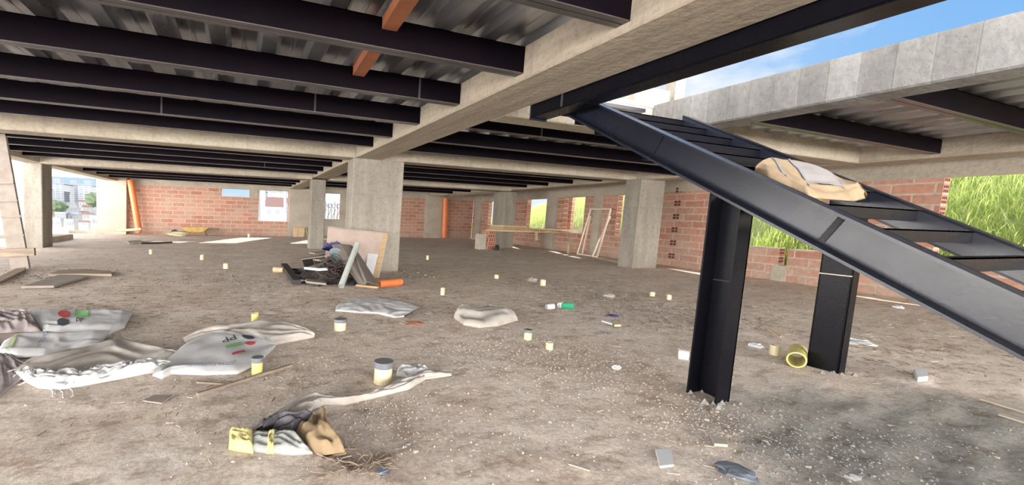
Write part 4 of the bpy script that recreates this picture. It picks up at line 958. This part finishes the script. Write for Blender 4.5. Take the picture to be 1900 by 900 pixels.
plank([(1820,738),(1900,763),(1900,767),(1818,742)], 'long pale stalk at the right edge on the cement patch', STRAW, 0.012, 'straw_stalk', 'stalks on the floor')
plank([(1855,768),(1900,783),(1900,786),(1852,771)], 'second pale stalk lower at the right edge', STRAW, 0.012, 'straw_stalk', 'stalks on the floor')
plank([(1118,594),(1138,600),(1136,603),(1116,597)], 'short white stick among the middle right litter', WHITE, 0.02, 'wooden_stick')
plank([(1138,601),(1152,601),(1152,606),(1140,606)], 'small cream chip at the end of the short white stick', CREAM, 0.03, 'plastic_chip')
plank([(1425,610),(1450,625),(1447,627),(1423,612)], 'short tan stick between the stair posts', WOODY, 0.02, 'wooden_stick')
plank([(1320,815),(1345,820),(1350,830),(1325,828)], 'pale mortar flake below the front post', STONE, 0.02, 'mortar_flake')
plank([(700,870),(722,872),(722,882),(702,881)], 'small blue wrapper scrap near the bottom left', BLUEI, 0.008, 'wrapper_scrap')
# root tangle
m = MB()
for i in range(70):
    c_ = fl(rnd.uniform(610,735), rnd.uniform(840,885)); pts = [Vector((c_.x, c_.y, 0.01))]; an = rnd.uniform(0,6.3)
    for q_ in range(5):
        an += rnd.uniform(-.8,.8); pts.append(pts[-1] + Vector((math.cos(an)*0.03, math.sin(an)*0.03, rnd.uniform(-.008,.012))))
        pts[-1].z = max(0.006, pts[-1].z)
    m.tube(pts, 0.003, seg=4)
tag(m.build('root_tangle', WOOD), 'small tangle of brown roots in front of the torn bag', 'roots', kind='stuff')

# larger rubble fragments, individually
def frag(seed):
    r_ = random.Random(seed); v = []; f = []
    t_ = (1+5**0.5)/2
    ico = [(-1,t_,0),(1,t_,0),(-1,-t_,0),(1,-t_,0),(0,-1,t_),(0,1,t_),(0,-1,-t_),(0,1,-t_),(t_,0,-1),(t_,0,1),(-t_,0,-1),(-t_,0,1)]
    fc = [(0,11,5),(0,5,1),(0,1,7),(0,7,10),(0,10,11),(1,5,9),(5,11,4),(11,10,2),(10,7,6),(7,1,8),(3,9,4),(3,4,2),(3,2,6),(3,6,8),(3,8,9),(4,9,5),(2,4,11),(6,2,10),(8,6,7),(9,8,1)]
    for p in ico:
        q = Vector(p).normalized() * r_.uniform(0.7,1.15); v.append((q.x, q.y*0.8, q.z*0.5+0.35))
    return v, fc
fm = []
for s in range(5):
    v, f = frag(s); me = bpy.data.meshes.new('rubble_fragment'); me.from_pydata(v, [], f); me.materials.append(STONE if s % 2 else STONG); fm.append(me)
fl_spots = [(650,793,9),(672,772,9),(758,826,14),(745,843,10),(770,840,16),(640,835,12),(610,830,9),(1005,790,6),(832,752,13),(818,747,7),(560,860,6),(663,748,8),(640,770,10),(618,772,8),
            (1075,828,7),(905,780,6),(965,850,9),(500,715,7),(455,700,6),(495,702,9),(465,699,8),(1300,758,10),(1330,765,9),(1285,745,8),(1355,770,8),(1310,780,12),(1340,805,10),(1290,770,8),
            (1375,800,9),(1420,820,12),(1460,845,12),(1500,868,14),(1540,850,11),(1470,870,10),(1620,885,11),(1700,850,9),(1760,830,9),(1800,870,11),(1850,850,9),(1450,720,8),(1512,716,7),(1580,760,8),(1650,790,8),
            (760,515,9),(775,507,10),(790,512,8),(750,505,7),(805,515,7),(440,560,6),(330,545,6),(1130,640,5),(1000,600,5),(1200,600,6),(1290,600,6)]
marks = [((540,820),'the torn bag'), ((710,700),'the tallest capped pipe stub'), ((477,690),'the yellow capped stub'), ((770,830),'the root tangle'), ((820,747),'the long twisted strip'), ((1310,750),'the front stair post foot'), ((1380,800),'the flakes before the front post'),
         ((1234,852),'the white folded paper'), ((1480,860),'the slate cloth scrap'), ((1478,678),'the lying yellow pipe'), ((1708,700),'the white flat block'), ((1850,770),'the stalks at the right edge'), ((745,500),'the central column foot'), ((400,540),'the far dark gravel'), ((1147,682),'the small white lump'), ((1075,865),'the curved straw')]
seen = {}
def frag_label(px, py, i):
    mk_ = min(marks, key=lambda q: (q[0][0]-px)**2 + (q[0][1]-py)**2); dx, dy = px-mk_[0][0], py-mk_[0][1]
    sd_ = ('right of' if dx > 0 else 'left of') if abs(dx) > abs(dy) else ('in front of' if dy > 0 else 'behind')
    key = (mk_[1], sd_); seen.setdefault(key, []).append(i); n = len(seen[key])
    return '%s %s mortar fragment %s %s' % (['first','second','third','fourth','fifth','sixth','seventh','eighth'][n-1], 'pale' if (i % 5) % 2 else 'grey', sd_, mk_[1])
fl_spots.sort(key=lambda q: min((m_[0][0]-q[0])**2 + (m_[0][1]-q[1])**2 for m_ in marks))
for i, (px, py, w) in enumerate(fl_spots):
    p = fl(px, py); d = -(R.transposed() @ (Vector(p) - EYE)).z; s = w/2*d/F
    o = bpy.data.objects.new('rubble_fragment', fm[i % 5]); C.objects.link(o); o.location = (p.x, p.y, 0.0); o.scale = (s, s, s); o.rotation_euler = (0, 0, rnd.uniform(0,6))
    tag(o, frag_label(px, py, i), 'rubble', 'loose mortar fragments')
KEEP = [(2.5,4.0,10.7,11.5),(12.0,13.15,10.3,11.0),(2.55,3.2,18,18.6),(3.68,3.9,2.24,2.54),(5.75,5.92,2.35,2.66)]
# uncountable grit, splinters and straw
def scatter(name, label, cat, mt, items, seed):
    r_ = random.Random(seed); m = MB()
    for (px, py, z, s, kind, an) in items:
        p = fl(px, py) if isinstance(px, (int, float)) else px
        x, y = p.x, p.y
        if any(a_-s < x < b_+s and c_-s < y < d_+s for a_, b_, c_, d_ in KEEP): continue
        zz = relief(x, y)
        if kind == 0:
            n = len(m.v); pts = [(s,0,0),(0,s,0),(-s,0,0),(0,-s,0),(0,0,s*r_.uniform(.5,.9)),(0,0,-s*0.3)]
            ca, sa = math.cos(an), math.sin(an)
            for q in pts:
                k_ = r_.uniform(0.7,1.2); m.v.append((x+(q[0]*ca-q[1]*sa*0.7)*k_, y+(q[0]*sa+q[1]*ca*0.7)*k_, zz+q[2]*k_+s*0.15))
            m.f += [(n,n+1,n+4),(n+1,n+2,n+4),(n+2,n+3,n+4),(n+3,n,n+4),(n+1,n,n+5),(n+2,n+1,n+5),(n+3,n+2,n+5),(n,n+3,n+5)]
        else:
            L_ = s; w_ = s*0.06+0.002; ca, sa = math.cos(an), math.sin(an); h = w_*0.9
            n = len(m.v)
            for q in ((-L_,-w_,0),(L_,-w_*.6,0),(L_,w_*.6,0),(-L_,w_,0),(-L_,0,h),(L_,0,h)):
                m.v.append((x+q[0]*ca-q[1]*sa, y+q[0]*sa+q[1]*ca, zz+q[2]+0.003))
            m.f += [(n,n+1,n+5,n+4),(n+3,n+4,n+5,n+2),(n,n+4,n+3),(n+1,n+2,n+5)]
    return tag(m.build(name, mt, lean=False), label, cat, kind='stuff')
r2 = random.Random(99)
def clusters(cs, n, s0, s1, kind):
    out = []
    tot = sum(c[4] for c in cs)
    for cx, cy, rx, ry, wgt in cs:
        for i in range(int(n*wgt/tot)):
            px, py = r2.gauss(cx, rx), r2.gauss(cy, ry)
            if py < 470 or py > 960 or px < -60 or px > 1960: continue
            out.append((px, py, 0, r2.uniform(s0, s1)*r2.uniform(0.6,1), kind, r2.uniform(0,6.3)))
    return out
grit = clusters([(980,650,90,22,3),(1330,780,70,25,3),(1480,850,110,35,3),(1700,840,120,45,1.5),(1140,690,80,20,2),(900,640,60,20,1.5),(470,520,60,12,2),(100,515,50,9,1.5),(770,512,25,6,1),(700,770,60,25,1.6),(620,690,120,30,1.5),(1250,600,70,18,1.6),(950,780,350,60,3.5),(600,640,400,60,3.5),(1500,650,250,60,3)], 7000, 0.006, 0.017, 0)
near_cement = [g_ for g_ in grit if g_[0] > 1370 and g_[1] > 690]; grit = [g_ for g_ in grit if not (g_[0] > 1370 and g_[1] > 690)]
scatter('cement_crumbs', 'grey cement crumbs lying on the raked cement patch', 'cement crumbs', STONG, near_cement, 15)
scatter('grit', 'loose pale grit and mortar crumbs strewn over the floor', 'grit', STONE, grit[::2], 5)
scatter('dirt_clods', 'brown dirt clods strewn over the floor', 'dirt', STOND, grit[1::2], 6)
far_ = clusters([(400,520,250,22,3),(1150,560,120,16,3),(900,560,250,30,2),(1300,590,80,14,2),(560,560,200,25,2),(180,570,160,20,1),(1700,640,130,30,2)], 5200, 0.02, 0.07, 1)
near_ = clusters([(500,700,120,20,2),(1000,640,200,40,2),(1330,790,120,30,1),(300,750,150,40,1.5),(560,600,200,30,1.5),(1250,620,90,20,2)], 1100, 0.012, 0.045, 1)
scatter('wood_splinters', 'dark wood splinters and chips scattered over the floor', 'splinters', CHIP, far_[::3]+far_[1::3]+near_[::2], 8)
scatter('straw_bits', 'pale straw and thin sticks scattered over the floor', 'straw', STRAW, far_[2::6]+near_[1::4], 9)
far_g = clusters([(760,510,35,6,2),(460,520,70,10,3),(1010,530,60,6,1.5),(1130,548,50,8,2),(1180,575,60,12,3),(1300,590,60,14,2),(90,512,60,9,2),(340,500,120,16,2)], 1500, 0.015, 0.04, 0)
scatter('dark_gravel', 'dark gravel drifts on the far floor', 'gravel', mat('dark_gravel', (0.22,0.20,0.19), rough=0.95, vary=0.4, vscale=(5,5,5)), far_g, 10)

# ================================================================== OUTSIDE
EARTH = mat('outside_earth', (0.36,0.38,0.22), rough=0.95, col2=(0.26,0.30,0.12), vscale=(0.3,0.3,0.3))
GRASS = mat('tall_grass', (0.36,0.50,0.12), rough=0.7, col2=(0.66,0.64,0.36), vscale=(3.5,3.5,3.5))
GRASS.node_tree.nodes['Principled BSDF'].inputs['Subsurface Weight'].default_value = 0.0
tr_ = GRASS.node_tree; bs = tr_.nodes['Principled BSDF']; tl__ = tr_.nodes.new('ShaderNodeBsdfTranslucent'); tl__.inputs[0].default_value = (0.50,0.62,0.16,1)
ms = tr_.nodes.new('ShaderNodeMixShader'); ms.inputs[0].default_value = 0.5
tr_.links.new(bs.outputs[0], ms.inputs[1]); tr_.links.new(tl__.outputs[0], ms.inputs[2]); tr_.links.new(ms.outputs[0], tr_.nodes['Material Output'].inputs[0])
def hill(a, b):
    r_ = max(0, a-15.6)
    k_ = 1.0 if b < 17 else max(0.0, 1-(b-17)/26.0)
    return -0.15 + min(r_*0.62, 5.5+0.1*r_)*k_ + 0.25*noise.noise(Vector((a*0.5,b*0.5,0)))
vx = lin(14.2, 34, 44); vy = lin(-12, 42, 70)
vv = [(a, b, hill(a + 0.09*b, b) if a > 14.6 + 0.09*b - 0.6 else -0.2) for b in vy for a in vx]; nx = len(vx)
vv = [(14.4+0.09*b + (a-14.2), b, hill(14.4+0.09*b+(a-14.2), b)) for b in vy for a in vx]
tag(mk('hillside', vv, [(j*nx+i, j*nx+i+1, (j+1)*nx+i+1, (j+1)*nx+i) for j in range(len(vy)-1) for i in range(nx-1)], EARTH, smooth=True, lean=False, origin=(0,0,0)), kind='structure')
m = MB(); rg = random.Random(4)
for i in range(42000):
    b = rg.uniform(-1, 9.5) if i % 3 else rg.uniform(9.5, 38); a = 15.3 + 0.09*b + rg.random()**1.3*9
    if 16.2 < a < 17.7 and 17.9 < b < 21.4: continue
    z = hill(a, b) - 0.05; L_ = rg.uniform(0.35,0.95); an = rg.uniform(0,6.28); bend = rg.uniform(0.2,1.0)*L_; w_ = rg.uniform(0.006,0.014)
    dx, dy = math.cos(an), math.sin(an); n = len(m.v)
    m.v += [(a-dy*w_, b+dx*w_, z), (a+dy*w_, b-dx*w_, z), (a+dx*bend*.35-dy*w_*.8, b+dy*bend*.35+dx*w_*.8, z+L_*.6), (a+dx*bend*.35+dy*w_*.8, b+dy*bend*.35-dx*w_*.8, z+L_*.6), (a+dx*bend, b+dy*bend, z+L_*(.95-bend/L_*.35))]
    m.f += [(n,n+1,n+3,n+2), (n+2,n+3,n+4)]
tag(m.build('tall_grass', GRASS, lean=False), 'tall sunlit yellow-green grass on the slope outside the right wall', 'grass', kind='stuff')
t = thing('outer_brick_wall', 'pale red brick wall outside the opening left of the leaning frame', 'wall', (16.9,19.5,0))
MB().box(16.8,17.0,18.75,20.6,-0.1,3.0).build('wall', brick('brick_outside', 1, smear=0.3), t)

# city beyond the back wall
cityg = mat('far_ground', (0.15,0.17,0.16), rough=1.0, col2=(0.12,0.15,0.10), vscale=(0.03,0.03,0.03))
v = []; vy = [30,60,110,200,330,500,900]; hz = [-9,-12,-14,-13,-9,-4,8]
for y, z in zip(vy, hz): v += [(-900, y, z), (900, y, z)]
tag(mk('city_ground', v, [(2*i,2*i+1,2*i+3,2*i+2) for i in range(6)], cityg, lean=False, origin=(0,0,0)), kind='structure')
def tower_mat(nm, wall, gls):
    m = bpy.data.materials.new(nm); m.use_nodes = True; t = m.node_tree; L = t.links; b = t.nodes['Principled BSDF']; b.inputs['Roughness'].default_value = 0.8
    tcn = t.nodes.new('ShaderNodeTexCoord'); s_ = t.nodes.new('ShaderNodeSeparateXYZ'); L.new(tcn.outputs['Object'], s_.inputs[0]); c = t.nodes.new('ShaderNodeCombineXYZ'); L.new(s_.outputs[0], c.inputs[0]); L.new(s_.outputs[2], c.inputs[1])
    bt = t.nodes.new('ShaderNodeTexBrick'); L.new(c.outputs[0], bt.inputs['Vector']); bt.offset = 0.0; bt.inputs['Scale'].default_value = 1; bt.inputs['Brick Width'].default_value = 2.2; bt.inputs['Row Height'].default_value = 1.1; bt.inputs['Mortar Size'].default_value = 0.28; bt.inputs['Mortar Smooth'].default_value = 0
    bt.inputs['Color1'].default_value = (*gls,1); bt.inputs['Color2'].default_value = (*[q*1.3 for q in gls],1); bt.inputs['Mortar'].default_value = (*wall,1); L.new(bt.outputs['Color'], b.inputs['Base Color']); return m
PALE = tower_mat('hazy_tower_facade', (0.22,0.235,0.255), (0.12,0.14,0.17)); PALEB = mat('blue_grey_tone', (0.15,0.175,0.21), rough=0.9); PALEC = tower_mat('hazy_blue_facade', (0.17,0.19,0.225), (0.10,0.12,0.15)); GLZ = mat('dark_glazing', (0.08,0.10,0.14), rough=0.4)  # distance haze painted into the pale bluish city tones
TILE = mat('roof_tile', (0.17,0.10,0.09), rough=0.9); TREE = mat('far_foliage', (0.10,0.14,0.08), rough=1.0, vary=0.3, vscale=(0.3,0.3,0.3)); HWL = mat('house_walls', (0.20,0.20,0.20), rough=0.9)
def on_b(px, py, b): q = W(onb(px, py, b)); return q
def tower(px0, px1, pyt, pyb, b, label, nfl, ncol, wall=PALE):
    q0 = on_b(px0, pyb, b); q1 = on_b(px1, pyt, b)
    t = thing('apartment_tower', label, 'building', (q0.x, b, q0.z), 'distant apartment towers')
    x0, x1, z0, z1 = q0.x, q1.x, q0.z-6, q1.z
    MB().box(x0,x1,b,b+(14 if b > 100 else 4),z0,z1).build('block', wall, t, lean=False)
    MB().box(x0-.3,x1+.3,b-.3,b+14.3,z1,z1+0.6).build('parapet', PALEB, t, lean=False)
    MB().box((x0+x1)/2-1.5,(x0+x1)/2+1.5,b+4,b+8,z1+.6,z1+3).build('lift_house', PALEB, t, lean=False)
    return t
tower(82,118,342,373,260,'pale apartment tower block, left half of the far estate', 12, 8)
tower(120,144,344,373,290,'blue grey apartment tower in the middle of the far estate', 12, 6, PALEC)
tower(146,170,345,374,264,'pale apartment tower at the right end of the far estate', 12, 6)
tower(60,72,350,377,240,'narrow blue grey tower left of the far estate', 10, 3, PALEC)
tower(497,512,373,392,150,'distant tower seen through the middle back opening', 8, 4, PALEC)
tower(483,492,352,411,60,'close blue grey building edge at the left of the middle back opening', 6, 2, PALEB)
hp = None; rh = random.Random(12); cnt = 0
desc = ['flat-roofed', 'tile-roofed']
def house(px, pyb, b, w, h, red, label):
    q = on_b(px, pyb, b)
    t = thing('hillside_house', label, 'house', (q.x-LEAN*q.z, b, q.z), 'houses of the city below')
    x, z = q.x, q.z
    MB().box(x-w/2,x+w/2,b,b+w*.8,z-4,z+h).build('walls', HWL, t, lean=False)
    if red: mk('roof', [(x-w*.55,b-.4,z+h),(x+w*.55,b-.4,z+h),(x+w*.55,b+w*.9,z+h),(x-w*.55,b+w*.9,z+h),(x-w*.55,b+w*.4,z+h+w*.22),(x+w*.55,b+w*.4,z+h+w*.22)], [(0,1,5,4),(2,3,4,5),(1,2,5),(3,0,4),(0,3,2,1)], TILE, t, lean=False)
    else: MB().box(x-w*.53,x+w*.53,b-.3,b+w*.85,z+h,z+h+.4).build('roof', PALEB, t, lean=False)
    for i in range(3): MB().box(x-w*.4+i*w*.3, x-w*.4+i*w*.3+w*.14, b-.06, b+.02, z+h*.35, z+h*.75).build('window', GLZ, t, lean=False)
rows = [(388,190),(395,150),(403,115),(411,85),(420,62)]
names = ['farthest', 'fourth', 'third', 'second', 'nearest']; side = ['left end', 'left', 'middle', 'right', 'right end']
for r_i, (py, b) in enumerate(rows):
    for c_i in range(5):
        px = 80 + c_i*25 + (r_i % 2)*8
        red = (r_i*3+c_i) % 3 == 0
        house(px, py+rh.uniform(-2,2), b+rh.uniform(-6,6), b*0.0165*rh.uniform(.85,1.15), b*0.011*rh.uniform(.8,1.2), red, '%s house in the %s row of the city, %s of the left opening' % ('red-roofed' if red else 'flat-roofed', names[r_i], side[c_i]))
for c_i, (px, py, b, w, h, red, lab) in enumerate([(500,404,80,5,2,True,'red-roofed house low in the middle back opening, left one'),(522,404,90,5,3,True,'red-roofed house low in the middle back opening, right one'),(612,400,90,7,5,False,'pale house seen through the small right back opening'),(526,392,120,8,5,False,'pale building behind the red roofs in the middle back opening')]): house(px, py, b, w, h, red, lab)
# utility pole with wires and a lattice
t = thing('utility_pole', 'utility pole with wires seen through the middle back opening', 'pole', (on_b(529,410,46).x,46,-12))
q = on_b(529,350,46); MB().tube([(q.x,46,-9),(q.x,46,q.z+1.5)], 0.14, seg=8).build('pole', PALEB, t, lean=False)
for dz in (0.2,0.5,0.9): MB().tube([(q.x,46,q.z+dz-1.2),(q.x-5,44,q.z+dz+0.6),(q.x-12,42,q.z+dz+3)], 0.03, seg=4).build('wire', RUST, t, lean=False)
t = thing('window_grille', 'scrolled blue metal grille standing outside the right back opening', 'grille', (5.4,28.15,1.14))
for i in range(7):
    x = 4.8+i*0.2; MB().tube([(x,28.15,1.14),(x,28.15,2.2+0.1*math.sin(i*2))], 0.018, seg=5).build('bar', PALEB, t)
for i in range(4):
    cx = 4.95+i*0.3
    MB().tube([(cx+math.cos(a_)*0.12, 28.15, 2.0+math.sin(a_)*0.14) for a_ in lin(0,5.6,10)], 0.016, seg=5).build('scroll', GLZ, t)
    MB().tube([(cx-0.1,28.15,1.2),(cx+0.12,28.15,1.8)], 0.016, seg=5).build('brace', GLZ, t)
# trees outside
def tree(px, pyb, b, r_, label):
    q = on_b(px, pyb, b); t = thing('leafy_tree', label, 'tree', (q.x-LEAN*q.z, b, q.z), 'trees in the city')
    MB().tube([(q.x,b,q.z-2),(q.x,b,q.z+r_)], r_*0.1, seg=6).build('trunk', WOOD, t, lean=False)
    v = []; n1, n2 = 14, 9
    for j in range(n2+1):
        for i in range(n1):
            th = PI*j/n2; ph = 2*PI*i/n1; d = Vector((math.sin(th)*math.cos(ph), math.sin(th)*math.sin(ph), math.cos(th))); k_ = r_*(1+0.4*noise.noise(d*2.5+Vector((px,0,0))))
            v.append((q.x+d.x*k_, b+d.y*k_, q.z+r_*1.5+d.z*k_*0.9))
    mk('crown', v, [(j*n1+i,(j+1)*n1+i,(j+1)*n1+(i+1) % n1,j*n1+(i+1) % n1) for j in range(n2) for i in range(n1)], TREE, t, lean=False)
tree(98,402,100,1.3,'green tree left among the houses in the city opening')
tree(112,401,104,1.2,'smaller green tree beside it in the city opening')
tree(176,392,120,1.8,'tree at the right edge of the city opening')

for o in bpy.data.objects:
    if '_w' in o: del o['_w']
